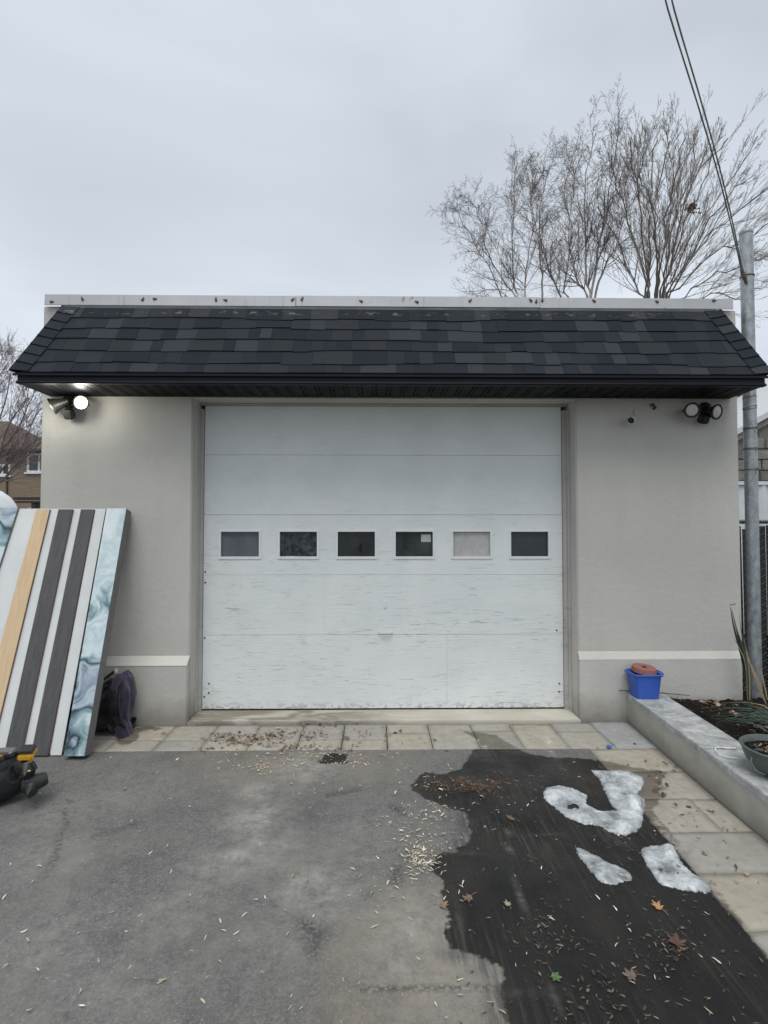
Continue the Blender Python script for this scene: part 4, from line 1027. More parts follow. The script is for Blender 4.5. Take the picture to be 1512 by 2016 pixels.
# dark louvred roof beyond
YD2 = 8.5; T = empty('louvred_house', (14, YD2, 0), label='dark house top with overlapping black louvre boards at right edge', cat='house')
a, b = hy(1440, 775, YD2), hy(1560, 835, YD2)
MB().box(a.x-.0, b.x+5, YD2+.1, YD2+5, 0, a.z-.1).build('wall', M_darkgap, T)
zz_ = b.z - .4; k = 0
while zz_ < a.z:
    x1_ = hy(1500 + (k*7) % 22, 800, YD2).x
    MB().extrude([(YD2-.22,zz_),(YD2-.24,zz_+.03),(YD2+.08,zz_+.12),(YD2+.08,zz_+.09)], a.x, b.x+5).build('louvre_board', simple('louvre_top', (.22,.225,.23), .5, .2), T)
    zz_ += .17; k += 1
MB().extrude([(YD2-.3,a.z-.03),(YD2+2.6,a.z+1.1-.5),(YD2+5.3,a.z-.03)], a.x-.2, b.x+5.2).build('roof', simple('grey_shingle_roof', (.12,.12,.125), .9, .3, 8), T)

# ------------------------------------------------------------------ leaning boards
bY = hz(150, 1486).y; tY = YW - .012; tZ = hy(255, 1003, tY).z
lean = Vector((0, tY-bY, tZ)); LL = lean.length; lu = lean.normalized(); ln = Vector((0, -lu.z, lu.y))   # outward normal (towards camera)
def bd(x0, x1, off, th, s0=0.0, s1=None, dx=0.0, mb=None):
    s1 = LL if s1 is None else s1
    def Q(x, s, o): return Vector((x - dx*s/LL, bY, 0)) + lu*s + ln*o
    return (mb or MB()).hexa([Q(x0,s0,off), Q(x1,s0,off), Q(x1,s0,off+th), Q(x0,s0,off+th), Q(x0,s1,off), Q(x1,s1,off), Q(x1,s1,off+th), Q(x0,s1,off+th)])
def bx_px(x, bottom=True): return hz(x, 1486).x
def xt(x): return hy(x, 1005, tY).x
def wood(name, c, c2, k=6):
    t = NT(name); b = t.mix(t.ramp(t.noise(k, 4, .6, .8, vec=t.map((14,1,.9))), .35, .65), c, c2)
    b = t.mix(t.math('MULTIPLY', t.ramp(t.noise(80, 2, .5), .74, .77), .5), b, tuple(min(1, x*2.2) for x in c2)); t.col(b).rough(.6)
    t.bump(t.noise(40, 3, .6, vec=t.map((8,1,1))), .0006); return t.m
def resin(name, seedloc, warm=0.0):
    t = NT(name)
    v = t.map((1.3,1.3,1.0), seedloc)
    w1 = None
    q = t.n('ShaderNodeVectorMath', operation='SCALE'); q.inputs['Scale'].default_value = .9
    nn = t.n('ShaderNodeTexNoise'); nn.inputs['Scale'].default_value = 2.2; nn.inputs['Detail'].default_value = 2; t.l(v, nn.inputs['Vector'])
    t.l(nn.outputs['Color'], q.inputs[0]); ad = t.n('ShaderNodeVectorMath', operation='ADD'); t.l(v, ad.inputs[0]); t.l(q.outputs[0], ad.inputs[1])
    w2 = t.noise(2.0, 5, .55, .35, vec=ad.outputs[0])
    z = t.n('ShaderNodeSeparateXYZ'); t.l(t.pos, z.inputs[0])
    f = t.rng(z.outputs['Z'], 1.4, .1, -.17, .11) if not warm else None
    x = t.math('ADD', w2, f) if f is not None else t.math('ADD', w2, .04)
    r = t.n('ShaderNodeValToRGB'); e = r.color_ramp.elements
    cs = [(.30,(.62,.70,.71)), (.40,(.42,.53,.56)), (.47,(.56,.64,.67)), (.53,(.20,.31,.34)), (.58,(.09,.15,.18)), (.605,(.015,.02,.035)), (.63,(.13,.18,.23)), (.68,(.42,.50,.55)), (.76,(.10,.14,.2))]
    e[0].position, e[0].color = cs[0][0], (*cs[0][1], 1); e[1].position, e[1].color = cs[-1][0], (*cs[-1][1], 1)
    for p_, c_ in cs[1:-1]: el = e.new(p_); el.color = (*c_, 1)
    t.l(x, r.inputs[0])
    ln_ = t.n('ShaderNodeTexVoronoi', feature='DISTANCE_TO_EDGE'); ln_.inputs['Scale'].default_value = 5.5; t.l(ad.outputs[0], ln_.inputs['Vector'])
    cc = t.mix(t.math('MULTIPLY', t.ramp(ln_.outputs[0], .012, .003), .22), r.outputs[0], (.04,.06,.09))
    t.col(cc).rough(.22); t.b.inputs['Specular IOR Level'].default_value = .5; return t.m
M_white = simple('white_laminate', (.60,.62,.625), .5, .06, 5)
M_dgrey = wood('charcoal_grain', (.052,.052,.055), (.085,.083,.084))
M_tan = wood('raw_pine', (.52,.38,.22), (.62,.47,.29))
M_core = simple('particle_core', (.20,.13,.10), .9, .3, 90)
M_edge = simple('taupe_edge', (.165,.155,.152), .5, .15, 8)
xL = -4.0
def board(name, xb0, xb1, xt0, xt1, off, th, s0, s1, face, label, cat, side=None, group=None):
    """face plate + core so the cut edge shows"""
    xa0, xa1 = hz(xb0, 1486).x, hz(xb1, 1486).x; ya0, ya1 = xt(xt0), xt(xt1)
    def Q(x, s, o): return Vector((x, bY, 0)) + lu*s + ln*o
    def slab(o0, o1):
        return MB().hexa([Q(xa0,s0,o0), Q(xa1,s0,o0), Q(xa1,s0,o1), Q(xa0,s0,o1), Q(ya0,s1,o0), Q(ya1,s1,o0), Q(ya1,s1,o1), Q(ya0,s1,o1)])
    T = empty(name, ((xa0+xa1)/2, bY, 0), label=label, cat=cat, group=group)
    slab(off, off+th-.0035).build('core', side or M_core, T); slab(off+th-.003, off+th).build('facing', face, T, bevel=.0006)
    return T
board('wall_panel', 103.5, -190, 211, 38, .0, .018, .012, LL, M_white, 'wide white laminate panel leaning behind the grey and pine planks', 'panel')
board('pine_plank', -10, -48.5, 104, 78.5, .0185, .018, .0, LL-.012, M_tan, 'pale pine plank leaning on the white panel', 'plank')
board('grey_plank', 49, 16, 149, 121, .0185, .018, 0, LL-.012, M_dgrey, 'charcoal plank leaning next to the pine plank', 'plank', group='charcoal planks on the white panel')
board('grey_plank', 101, 68, 191, 165, .0185, .018, 0, LL-.012, M_dgrey, 'charcoal plank leaning nearest to the marbled teal panel', 'plank', group='charcoal planks on the white panel')
board('white_strip', 125, 103.8, 211.5, 191.5, .0185, .006, 0.0, LL-.004, M_white, 'narrow white strip between charcoal plank and marbled teal panel', 'panel strip')
board('marbled_panel', 179.5, 140, 259.5, 222, .0, .085, .0, LL-.022, resin('teal_resin', (1.1,0,2.0)), 'teal and white marbled panel with thick taupe edge leaning outermost', 'panel', side=M_edge)
xa = hz(167.5,1486).x; 
board('marbled_panel', -110, -300, 41.5, -120, .0185, .020, .0, LL+.002, resin('blue_resin', (5.3,0,.7), 1), 'blue grey marbled panel cut off by the left picture edge', 'panel', side=M_edge)

# ------------------------------------------------------------------ black tub with purple cloth behind boards
tc_ = Vector((hz(203, 1456).x, hz(203, 1457).y+.16, .205)); Mt = aim(tc_, (.93, .10, .10))
T = empty('black_bucket', (tc_.x, tc_.y, 0), label='black plastic bucket lying on its side behind the leaning boards', cat='bucket')
Mb = simple('black_bucket_plastic', (.010,.010,.012), .28, .2, 10)
MB().lathe([(0,-.30),(.15,-.30),(.165,-.28),(.178,-.05),(.184,.03),(.194,.032),(.196,.042),(.186,.046),(.186,.09),(.196,.092),(.198,.104),(.190,.108),(.182,.104),(.176,.05),(.16,-.26),(0,-.26)], Mt, 44).build('bucket_shell', Mb, T, smooth=True)
a, b = P3(200, 1345, tc_.y-.10), P3(227, 1324, tc_.y-.08)
MB().tube([a, b], .008, 10).build('handle_rod', simple('chrome', (.6,.6,.58), .2, .05, metal=.9), T)
MB().tube([a+Vector((0,.0,.016)), b+Vector((0,0,.016))], .008, 10).build('handle_grip', Mb, T)
MB().lathe([(0,.02),(.012,.016),(.016,0),(.012,-.014),(0,-.016)], Matrix.Translation(b+Vector((.005,0,.01))), 14).build('end_knob', simple('pale_knob', (.40,.40,.36), .5, .1), T, smooth=True)
def cloth_fn(d):
    f = 1 + .16*mnoise.noise((d.x*1.7+3, d.y*1.7, d.z*1.2)) + .085*math.sin(9*math.atan2(d.y, d.x) + 2.2*d.z + 2*mnoise.noise((d.x*2, d.y*2, d.z*2)))*(1-abs(d.z)**3) + .06*mnoise.noise((d.x*6, d.y*6, d.z*3+2))
    return f
cc_ = P3(238, 1380, tc_.y-.03)
M_cl = NT('purple_cloth'); M_cl.col(M_cl.mix(M_cl.ramp(M_cl.noise(12, 4, .6), .35, .7), (.020,.012,.034), (.040,.026,.060))).rough(.85)
M_cl.b.inputs['Sheen Weight'].default_value = .3; M_cl.bump(M_cl.math('ADD', M_cl.noise(20, 4, .6, 1.2), M_cl.math('MULTIPLY', M_cl.noise(600, 2), .15)), .010, .8); M_cl = M_cl.m
Rot_ = Euler((0, R(6), 0)).to_matrix().to_4x4()
cb = MB().blob(cc_, .088, .125, .215, Rot_, 56, 40, cloth_fn)
me = cb.mesh('purple_cloth', M_cl, smooth='all'); link('purple_cloth', me, label='crumpled dark purple cloth stuffed in the mouth of the bucket', cat='cloth')
ca = P3(243, 1436, tc_.y-.07)
hang = MB().blob(ca, .048, .07, .125, Euler((0, R(-16), 0)).to_matrix().to_4x4(), 40, 26, cloth_fn).mesh('cloth_tail', M_cl, smooth='all')
o = link('cloth_tail', hang); o.parent = bpy.data.objects['purple_cloth']; o.matrix_parent_inverse = Matrix.Identity(4)

# ------------------------------------------------------------------ tool bag with cordless tools at lower left
M_nylon = simple('black_nylon', (.009,.009,.010), .8, .3, 40, .003, 260)
M_yel = simple('yellow_plastic', (.60,.33,.025), .4, .12, 20)
M_rub = simple('black_rubber', (.022,.022,.023), .5, .25, 30, .0008, 200)
def at(px, py, D): return hy(px, py, CAM.y + D)
def rbox(name, c, size, rot, m, parent, bev=.01, **k):
    b = MB().box(-size[0]/2, size[0]/2, -size[1]/2, size[1]/2, -size[2]/2, size[2]/2)
    M = Matrix.Translation(c) @ Euler(tuple(R(a) for a in rot)).to_matrix().to_4x4(); b.v = [tuple(M @ Vector(v)) for v in b.v]
    return b.build(name, m, parent, smooth=True, bevel=bev, **k)
bcx = at(6, 1535, 2.80)
T = empty('tool_bag', (bcx.x, bcx.y, 0), label='black soft tool bag lying at the left picture edge', cat='tool bag')
def bagfn(d): return 1 + .10*mnoise.noise((d.x*2+1, d.y*2, d.z*2)) + .04*mnoise.noise((d.x*7, d.y*7, d.z*7))
M_r = Euler((0, R(-14), R(28))).to_matrix().to_4x4()
MB().blob((bcx.x-.135, bcx.y-.0, .065), .23, .11, .085, M_r, 40, 26, lambda d: bagfn(d)/(abs(d.x)**3.2+abs(d.y)**3.2+abs(d.z)**3.2)**(1/3.2)).build('bag_body', M_nylon, T, smooth='all')
MB().blob(at(16, 1516, 2.88), .060, .06, .085, Matrix(), 28, 20, bagfn).build('side_pouch', M_nylon, T, smooth='all')
ctr = at(29, 1524, 2.68)
MB().tube([ctr + Vector((.032*math.cos(t), -.01*math.sin(2*t), .048*math.sin(t))) for t in np.linspace(.3, 6.0, 22)], .012, 10).build('strap_loop', M_nylon, T, smooth=True)
MB().tube([at(-6,1500,2.74), at(8,1492,2.74), at(22,1488,2.78), at(36,1484,2.84)], .016, 10).build('carry_strap', M_nylon, T, smooth=True)
T = empty('cordless_drill', (at(60,1530,2.82).x, at(60,1530,2.82).y, .05), label='black and yellow cordless tool lying battery up beside the bag', cat='power tool')
c = at(54, 1484, 2.86)
bt = rbox('battery', c, (.074,.10,.034), (4, 6, 20), M_yel, T, .008)
o = rbox('battery_cover', c+Vector((-.001,0,.024)), (.070,.094,.016), (4, 6, 20), M_rub, None, .006); o.parent = bt; o.matrix_parent_inverse = Matrix.Identity(4)
MB().tube([at(50,1494,2.88), at(46,1510,2.86), at(42,1524,2.84)], [.026,.030,.032], 14).build('grip', M_rub, T, smooth=True)
rbox('yellow_casing', at(61.5,1503,2.84), (.018,.03,.05), (0,-28,10), M_yel, T, .005)
rbox('casing_edge', at(66,1508,2.83), (.014,.04,.05), (0,-28,10), M_rub, T, .005)
MB().tube([at(34,1508,2.84), at(48,1514,2.80), at(58,1526,2.78)], [.03,.036,.030], 14).build('motor_body', M_rub, T, smooth=True)
Mt = aim(at(57, 1545, 2.80), (-.72,-.62,-.12))
MB().lathe([(0,-.085),(.030,-.084),(.036,-.07),(.044,-.03),(.050,.0),(.052,.012),(.046,.018),(0,.02)], Mt @ Matrix.Scale(1.0,4), 28).build('round_head', M_rub, T, smooth=True)
MB().tube([at(50,1536,2.80), at(56,1552,2.76), at(64,1562,2.74)], [.024,.034,.026], 14).build('nose', M_rub, T, smooth=True)
o = MB().blob(at(57, 1518, 2.76), .010,.006,.006).build('brass_tip', simple('brass', (.5,.35,.22), .35, .1, metal=.6), T, smooth=True)
c = at(2, 1484, 2.92)
T = empty('hand_tool', c, label='flat yellow and black tool on top of the bag', cat='hand tool')
rbox('tool_body', c, (.12,.05,.012), (8,3,10), M_yel, T, .004); rbox('tool_top', c+Vector((.004,.004,.0135)), (.13,.054,.014), (8,3,10), simple('grey_plastic', (.13,.13,.14), .45), T, .005)
rbox('tool_base', c+Vector((0,0,-.014)), (.125,.052,.014), (8,3,10), M_rub, T, .004)
MB().blob(at(21, 1485, 2.88), .014,.01,.010).build('clip', simple('pale_clip', (.45,.47,.46), .5, .1), T, smooth=True)

# ------------------------------------------------------------------ ice
def ice_mat():
    t = NT('wet_ice')
    c = t.mix(t.ramp(t.noise(9, 5, .65, .8), .36, .64), (.24,.265,.28), (.62,.65,.66))
    c = t.mix(t.math('MULTIPLY', t.ramp(t.noise(55, 4, .7), .55, .7), .5), c, (.84,.86,.87))
    d = t.math('MULTIPLY', t.ramp(t.noise(6, 3, .6), .56, .66), t.attr('rim'))
    c = t.mix(t.math('MULTIPLY', d, .6), c, (.13,.135,.14))
    cl = t.math('MULTIPLY', t.attr('clear'), t.ramp(t.noise(28, 5, .7), .34, .52))
    c = t.mix(t.math('MULTIPLY', cl, .9), c, (.12,.125,.13))
    vein = t.ramp(t.noise(13, 6, .7, 1.2, vec=t.map((1,1,1),(3,3,0))), .56, .68)
    c = t.mix(t.math('MULTIPLY', vein, .45), c, (.24,.25,.26))
    edge = t.math('MULTIPLY', t.attr('rim'), t.rng(t.noise(35, 5, .7), .3, .7, .3, 1.2))
    c = t.mix(t.rng(edge, .35, .85, 0, .8), c, (.20,.21,.215))
    al = t.rng(t.math('ADD', t.attr('rim'), t.math('MULTIPLY', t.noise(60, 5, .7), .5)), 1.14, 1.22, 1, 0)
    t.l(al, t.b.inputs['Alpha'])
    t.col(c).rough(t.rng(t.noise(14, 3), .35, .65, .08, .30)); t.b.inputs['Subsurface Weight'].default_value = .25; t.b.inputs['Subsurface Radius'].default_value = (.02,.025,.03); t.b.inputs['Subsurface Scale'].default_value = .5
    t.bump(t.math('ADD', t.noise(26, 4, .6, .5), t.math('MULTIPLY', t.noise(110, 3, .6), .3)), .006, .9); return t.m
M_ice = ice_mat()
def ice(name, outline, lumps, label, hmax=.009):
    poly = z8(outline); mn, mxx = poly.min(0)-.03, poly.max(0)+.03; st = .0065
    gx = np.arange(mn[0], mxx[0], st); gy = np.arange(mn[1], mxx[1], st)
    X, Y = np.meshgrid(gx, gy); PP = np.stack([X.ravel(), Y.ravel()], 1); d = poly_sd(PP, poly)
    d = d + np.array([.006*mnoise.noise((x*22, y*22, 0)) + .006*mnoise.noise((x*60, y*60, 5)) + .003*mnoise.noise((x*140, y*140, 2)) for x, y in PP])
    h = np.where(d > 0, hmax*(1-np.exp(-np.clip(d, 0, 1)/.010))*.9 + .002, .9*d)
    h += np.array([.004*mnoise.noise((x*12, y*12, 3)) + .0018*mnoise.noise((x*45, y*45, 3)) for x, y in PP])*np.clip(d/.015, 0, 1)
    dk_ = np.zeros(len(PP))
    for (lx, ly, r_, a_) in lumps:
        if a_ < 0: c = z8([(lx, ly)])[0]; dk_ = np.maximum(dk_, np.exp(-((PP-c)**2).sum(1)/(r_*.8)**2))
    for (lx, ly, r_, a_) in lumps:
        c = z8([(lx, ly)])[0]; rr = ((PP-c)**2).sum(1)/r_**2; h += a_*np.exp(-rr**1.5)*np.clip(d/.02, 0, 1)
    n0, n1 = X.shape; idx = np.arange(n0*n1).reshape(n0, n1)
    q = np.stack([idx[:-1,:-1].ravel(), idx[:-1,1:].ravel(), idx[1:,1:].ravel(), idx[1:,:-1].ravel()], 1)
    keep = (d[q] > -.012).any(1); q = q[keep]; used = np.unique(q); remap = -np.ones(len(PP), int); remap[used] = np.arange(len(used))
    me = fastmesh(name, np.column_stack([PP, h])[used], remap[q], M_ice, dict(rim=np.exp(-np.clip(d, 0, 1)/.02)[used], clear=dk_[used])); me.shade_smooth()
    return link(name, me, label=label, cat='ice patch', group='melting ice patches on the wet asphalt')
ice('ice_patch', [(790,200),(830,202),(870,206),(900,200),(950,205),(1005,230),(1010,250),(1000,275),(985,300),(1010,318),(1012,345),(1005,400),(998,430),(985,448),(960,455),(940,468),(900,462),(850,445),(840,430),(800,424),(760,420),(725,405),(700,395),(670,372),(640,350),(610,325),(598,310),(600,285),(615,270),(660,262),(720,275),(775,300),(772,335),(800,352),(830,365),(870,366),(897,362),(870,335),(862,315),(838,270),(830,240)],
    [(968,340,.055,.040),(715,345,.085,-.010),(650,300,.05,.010),(765,385,.05,.014),(930,430,.05,.014),(890,225,.06,.006),(935,275,.04,.008),(840,400,.04,.008),(885,385,.05,-.006),(860,428,.05,-.004),(940,300,.05,-.004)], 'largest melting ice patch, curved like a hook with a rounded lump')
ice('ice_patch', [(722,512),(745,515),(800,540),(840,562),(880,580),(920,600),(950,615),(960,632),(958,652),(930,655),(895,668),(860,664),(830,655),(810,635),(790,610),(770,580),(750,560),(735,535)], [(850,610,.06,.008),(925,635,.07,-.004),(800,585,.04,-.003)], 'thin leaf shaped ice patch nearest to the middle of the driveway', .006)
ice('ice_patch', [(1000,515),(1030,508),(1060,507),(1085,516),(1110,513),(1132,517),(1145,545),(1175,590),(1205,618),(1240,640),(1270,658),(1287,685),(1283,696),(1262,700),(1210,694),(1150,685),(1110,675),(1080,665),(1060,645),(1040,620),(1020,590),(1005,560),(995,530)], [(1112,545,.04,.036),(1100,600,.06,-.010),(1055,560,.05,.008),(1200,660,.06,.008)], 'ice patch with a pointed tail beside the paving edge', .009)

# ------------------------------------------------------------------ litter
M_seed = [simple('pale_seed', c, .8, .3, 60) for c in ((.36,.29,.2),(.42,.35,.25),(.60,.52,.39),(.68,.61,.48),(.50,.41,.29),(.72,.66,.55))]
def gauss_px(lst, Z=.006):
    out_ = []
    for (px, py, sx_, sy_, n_) in lst:
        for _ in range(n_):
            x, y = random.gauss(px, sx_), random.gauss(py, sy_)
            if y < 1480: continue
            p = hz(x, y, Z); 
            if p.x > x_wall(p.y)-.02 or p.y < -4.0: continue
            out_.append((p.x, p.y, Z + random.uniform(-.001,.004)))
    return out_
seed_pts = gauss_px([(830,1690,16,14,120),(815,1680,22,20,60),(800,1620,40,25,45),(830,1600,30,20,22),(860,1540,25,10,22),(850,1590,20,10,20),(880,1600,14,8,10),(740,1740,40,30,14),(780,1780,60,50,16),
    (700,1498,22,6,40),(510,1512,14,6,40),(570,1500,60,8,70),(620,1485,90,5,55),(470,1505,50,12,16),(610,1550,120,35,28),(850,1660,25,12,14),(960,1560,60,30,25),(880,1720,30,30,14)])
for _ in range(120):
    x, y = random.uniform(-20, 900), random.uniform(1485, 2016); p = hz(x, y, .006); seed_pts.append(tuple(p))
for _ in range(55):
    x, y = random.uniform(860, 1450), random.uniform(1485, 2010); p = hz(x, y, .006)
    if p.x < x_edge(p.y): seed_pts.append(tuple(p))
chips('seed_litter', seed_pts, .022, M_seed, fl=.2, aspect=5.5)
M_lit2 = [simple('brown_debris', c, .7, .3, 60) for c in ((.13,.065,.03),(.20,.115,.055),(.08,.05,.032),(.26,.19,.12),(.05,.035,.026))]
pv = []
for (px, py, sx_, sy_, n_) in ((500,1452,45,5,130),(440,1447,14,3,30),(560,1438,20,3,26),(610,1448,24,5,55),(455,1458,24,5,45),(575,1472,25,3,40),(540,1445,16,4,36),(520,1462,40,6,60),(700,1445,16,6,24),(630,1470,40,5,40),(680,1412,14,3,14),(770,1437,14,10,12),(1300,1548,9,16,34),(1350,1610,40,20,20),(1330,1660,60,40,24),(1210,1465,50,8,6),(400,1472,14,4,14),(620,1425,60,3,30),(760,1460,80,10,16),(1310,1520,30,20,12),(1420,1690,40,50,16)):
    for _ in range(n_):
        p = hz(random.gauss(px, sx_), random.gauss(py, sy_), .008)
        if p.y > YPR-.02 or p.x > x_wall(p.y)-.02: continue
        pv.append(tuple(p))
chips('leaf_litter', pv, .026, M_lit2 + M_seed[:1], fl=.3, aspect=2.6)
pv = []
for (px, py, sx_, sy_, n_) in ((905,1545,32,7,190),(960,1550,18,7,80),(1000,1535,30,10,40),(890,1538,30,6,60),(1040,1520,30,15,20)):
    for _ in range(n_): pv.append(tuple(hz(random.gauss(px, sx_), random.gauss(py, sy_), .006)))
chips('brown_needles', pv, .030, [M_lit2[k] for k in (0,1,0,2)], fl=.15, aspect=9)
pv = []
for _ in range(300):
    x, y = random.uniform(900, 1500), random.uniform(1580, 2016); p = hz(x, y, .005)
    if p.x < x_edge(p.y)+.0: pv.append(tuple(p))
for (px, py, sx_, sy_, n_) in ((1110,1850,40,20,50),(1310,1850,40,16,50),(1060,1830,30,30,40),(1330,1870,20,12,30),(1220,1680,30,15,24),(1150,1950,60,40,60),(1270,1880,40,20,30),(1210,1650,20,8,24)):
    for _ in range(n_):
        p = hz(random.gauss(px, sx_), random.gauss(py, sy_), .005)
        if p.x < x_edge(p.y): pv.append(tuple(p))
chips('wet_leaf_scraps', pv, .017, [simple('soaked_leaf', c, .45, .3, 60) for c in ((.07,.045,.028),(.05,.035,.026),(.12,.085,.055),(.035,.028,.024),(.17,.14,.10))], fl=.12, aspect=3.6)
M_planks_dust = M_seed[1]
def maple_leaf(px, py, size, rot, m, label, curl=.3):
    c = hz(px, py, .006); N_ = 40; V = []
    def rad(a):
        lob = [(90,1.0),(38,.9),(142,.9),(-18,.7),(198,.7)]
        r_ = .46
        for an, l_ in lob:
            da = abs((a-an+180) % 360 - 180); r_ = max(r_, l_*max(0, 1-da/34.0)**.6 + .02)
        return r_
    V.append((0,0,0))
    for k in range(N_):
        a = 360*k/N_; r_ = rad(a)*size*.5; x_, y_ = r_*math.cos(R(a)), r_*math.sin(R(a))
        V.append((x_, y_, curl*r_*r_/size*1.4 + .10*size*mnoise.noise((x_*60, y_*60, px))))
    M = Matrix.Translation(c) @ Euler((random.uniform(-.15,.15), random.uniform(-.15,.15), R(rot))).to_matrix().to_4x4()
    mb = MB().add([M @ Vector(v) for v in V], [(0, 1+k, 1+(k+1) % N_) for k in range(N_)])
    mb.tube([M @ Vector((0,-.1*size,.002)), M @ Vector((.05*size,-.45*size,.004)), M @ Vector((.0,-.75*size,.003))], size*.018, 4)
    return mb.build('fallen_leaf', m, label=label, cat='leaf', group='fallen leaves on the driveway', fix=False)
maple_leaf(1296, 1785, .060, 20, simple('orange_leaf', (.36,.20,.085), .6, .2, 50), 'bright orange brown maple leaf on the wet asphalt')
maple_leaf(1093, 1922, .050, 200, simple('green_leaf', (.08,.14,.045), .5, .2, 50), 'small fresh green leaf on the wet asphalt near the bottom')
maple_leaf(923, 1768, .060, 120, simple('brown_leaf', (.17,.11,.07), .6, .25, 50), 'brown curled leaf near the left border of the wet area')
maple_leaf(1008, 1612, .060, 60, simple('brown_leaf', (.16,.09,.05), .6, .25, 50), 'brown leaf left of the hook shaped ice')
maple_leaf(1332, 1856, .085, 330, simple('red_brown_leaf', (.095,.045,.03), .6, .25, 50), 'dark red brown leaf at the right, below the orange leaf')
maple_leaf(1243, 1920, .060, 80, simple('brown_leaf', (.14,.10,.08), .6, .25, 50), 'pinkish brown leaf low on the right of the green leaf')
maple_leaf(1000, 1780, .040, 10, simple('pale_leaf', (.30,.25,.19), .6, .25, 50), 'small pale leaf right of the brown curled leaf')
maple_leaf(872, 1782, .055, 250, simple('tan_leaf', (.24,.17,.11), .6, .25, 50), 'tan leaf on the dry side of the wet border')
maple_leaf(548, 1434, .05, 40, simple('pale_yellow_leaf', (.46,.41,.28), .6, .2, 50), 'pale yellow leaf on the pavers before the door')
maple_leaf(245, 1553, .030, 0, simple('orange_chip', (.40,.20,.10), .6, .2, 50), 'tiny orange leaf on the dry asphalt in front of the boards')
c = hz(1199, 1470, .008)
MB().add([(c.x-.018,c.y-.012,.006),(c.x+.014,c.y-.016,.009),(c.x+.022,c.y+.008,.006),(c.x+.004,c.y+.012,.014),(c.x-.014,c.y+.014,.012)] + [(c.x-.018,c.y-.012,.008),(c.x+.014,c.y-.016,.011),(c.x+.022,c.y+.008,.008),(c.x+.004,c.y+.012,.016),(c.x-.014,c.y+.014,.014)], [(0,1,2,3,4),(9,8,7,6,5)]+[(i,(i+1)%5,5+(i+1)%5,5+i) for i in range(5)]).build('plastic_scrap', simple('blue_scrap', (.03,.11,.50), .4, .1), label='small scrap of blue plastic on the pavers', cat='scrap', fix=False)

# ------------------------------------------------------------------ trees
def segmesh(name, segs, m, k=3):
    A = np.array([s_[0] for s_ in segs]); B = np.array([s_[1] for s_ in segs]); ra = np.array([s_[2] for s_ in segs]); rb = np.array([s_[3] for s_ in segs])
    d = B-A; d /= np.linalg.norm(d, axis=1)[:, None] + 1e-9
    ref = np.where(np.abs(d[:, 2:3]) < .9, np.array([[0,0,1.]]), np.array([[1.,0,0]])); u = np.cross(d, ref); u /= np.linalg.norm(u, axis=1)[:, None]; v = np.cross(d, u)
    n_ = len(segs); V = np.zeros((n_, 2*k, 3))
    for j in range(k):
        t = 2*math.pi*j/k; o_ = u*math.cos(t)+v*math.sin(t); V[:, j] = A - d*ra[:, None]*.3 + o_*ra[:, None]; V[:, k+j] = B + o_*rb[:, None]
    base = np.arange(n_)[:, None]*2*k
    Fq = np.concatenate([base + np.array([[j, (j+1) % k, k+(j+1) % k, k+j]]) for j in range(k)])
    return fastmesh(name, V.reshape(-1, 3), Fq, m)
def rv(): 
    return Vector((random.gauss(0,1), random.gauss(0,1), random.gauss(0,1))).normalized()
def grow(p, d, length, r, lev, cfg, segs):
    nseg = cfg['nseg'][lev]; step = length/nseg; ch = cfg['kids'][lev]; p = p.copy(); d = d.normalized()
    spawn = sorted(random.random()*.85+.12 for _ in range(ch)) if ch else []
    si = 0
    for i in range(nseg):
        d = (d + rv()*cfg['wander'][lev] + Vector((0,0,cfg['up'][lev]))).normalized()
        q = p + d*step; r0 = r*(1-.75*i/nseg); r1 = r*(1-.75*(i+1)/nseg)
        segs.append((tuple(p), tuple(q), max(r0, cfg['rmin']), max(r1, cfg['rmin'])))
        while si < len(spawn) and spawn[si] <= (i+1)/nseg:
            a = cfg['ang'][lev]*random.uniform(.7, 1.3); ax = d.cross(rv()).normalized(); nd = (Matrix.Rotation(a, 3, ax) @ d)
            pp = p.lerp(q, random.random())
            grow(pp, nd, length*cfg['len'][lev]*random.uniform(.6,1.2)*(1.1-.6*spawn[si]), r0*.55, lev+1, cfg, segs); si += 1
        p = q
def tree(name, stems, Y, base, cfg, label, mtr, mcr, kid0, len0, r0, group='bare trees behind the garage'):
    T = empty(name, base, label=label, cat='tree', group=group)
    trunk = MB(); segs = []
    for st in stems:
        yo = random.uniform(-.9, .9)
        pts_ = [hy(x, y, Y + yo*(i/len(st))*1.6) for i, (x, y) in enumerate(st)]
        pts_ = smoothpts([Vector((base.x+random.uniform(-.2,.2), base.y+random.uniform(-.2,.2), 0))] + pts_, 16)
        pts_ = [p + rv()*.05*(i > 1) for i, p in enumerate(pts_)]
        n_ = len(pts_); trunk.tube(pts_, [max(.012, r0*(1-.88*(i/(n_-1))**.8)) for i in range(n_)], 7)
        tot = sum((pts_[i+1]-pts_[i]).length for i in range(n_-1))
        for _ in range(kid0):
            t = random.uniform(.30, .99); k_ = min(int(t*(n_-1)), n_-2); f = t*(n_-1)-k_; p = pts_[k_].lerp(pts_[k_+1], f); d = (pts_[k_+1]-pts_[k_]).normalized()
            a = cfg['a0']*random.uniform(.6,1.35); ax = d.cross(rv()).normalized()
            grow(p, Matrix.Rotation(a, 3, ax) @ d, len0*(1.25-.85*t)*random.uniform(.6,1.25), r0*.34*(1.15-t*.8), 0, cfg, segs)
    trunk.build('trunk', mtr, T, smooth='all', fix=False)
    link('crown', segmesh('crown', segs, mcr), T)
    return len(segs)
M_birch = simple('birch_bark', (.34,.31,.29), .8, .4, 8)
M_bark = simple('grey_bark', (.17,.145,.13), .9, .3, 8)
M_tw = simple('brown_twigs', (.19,.155,.145), .9, .3, 5)
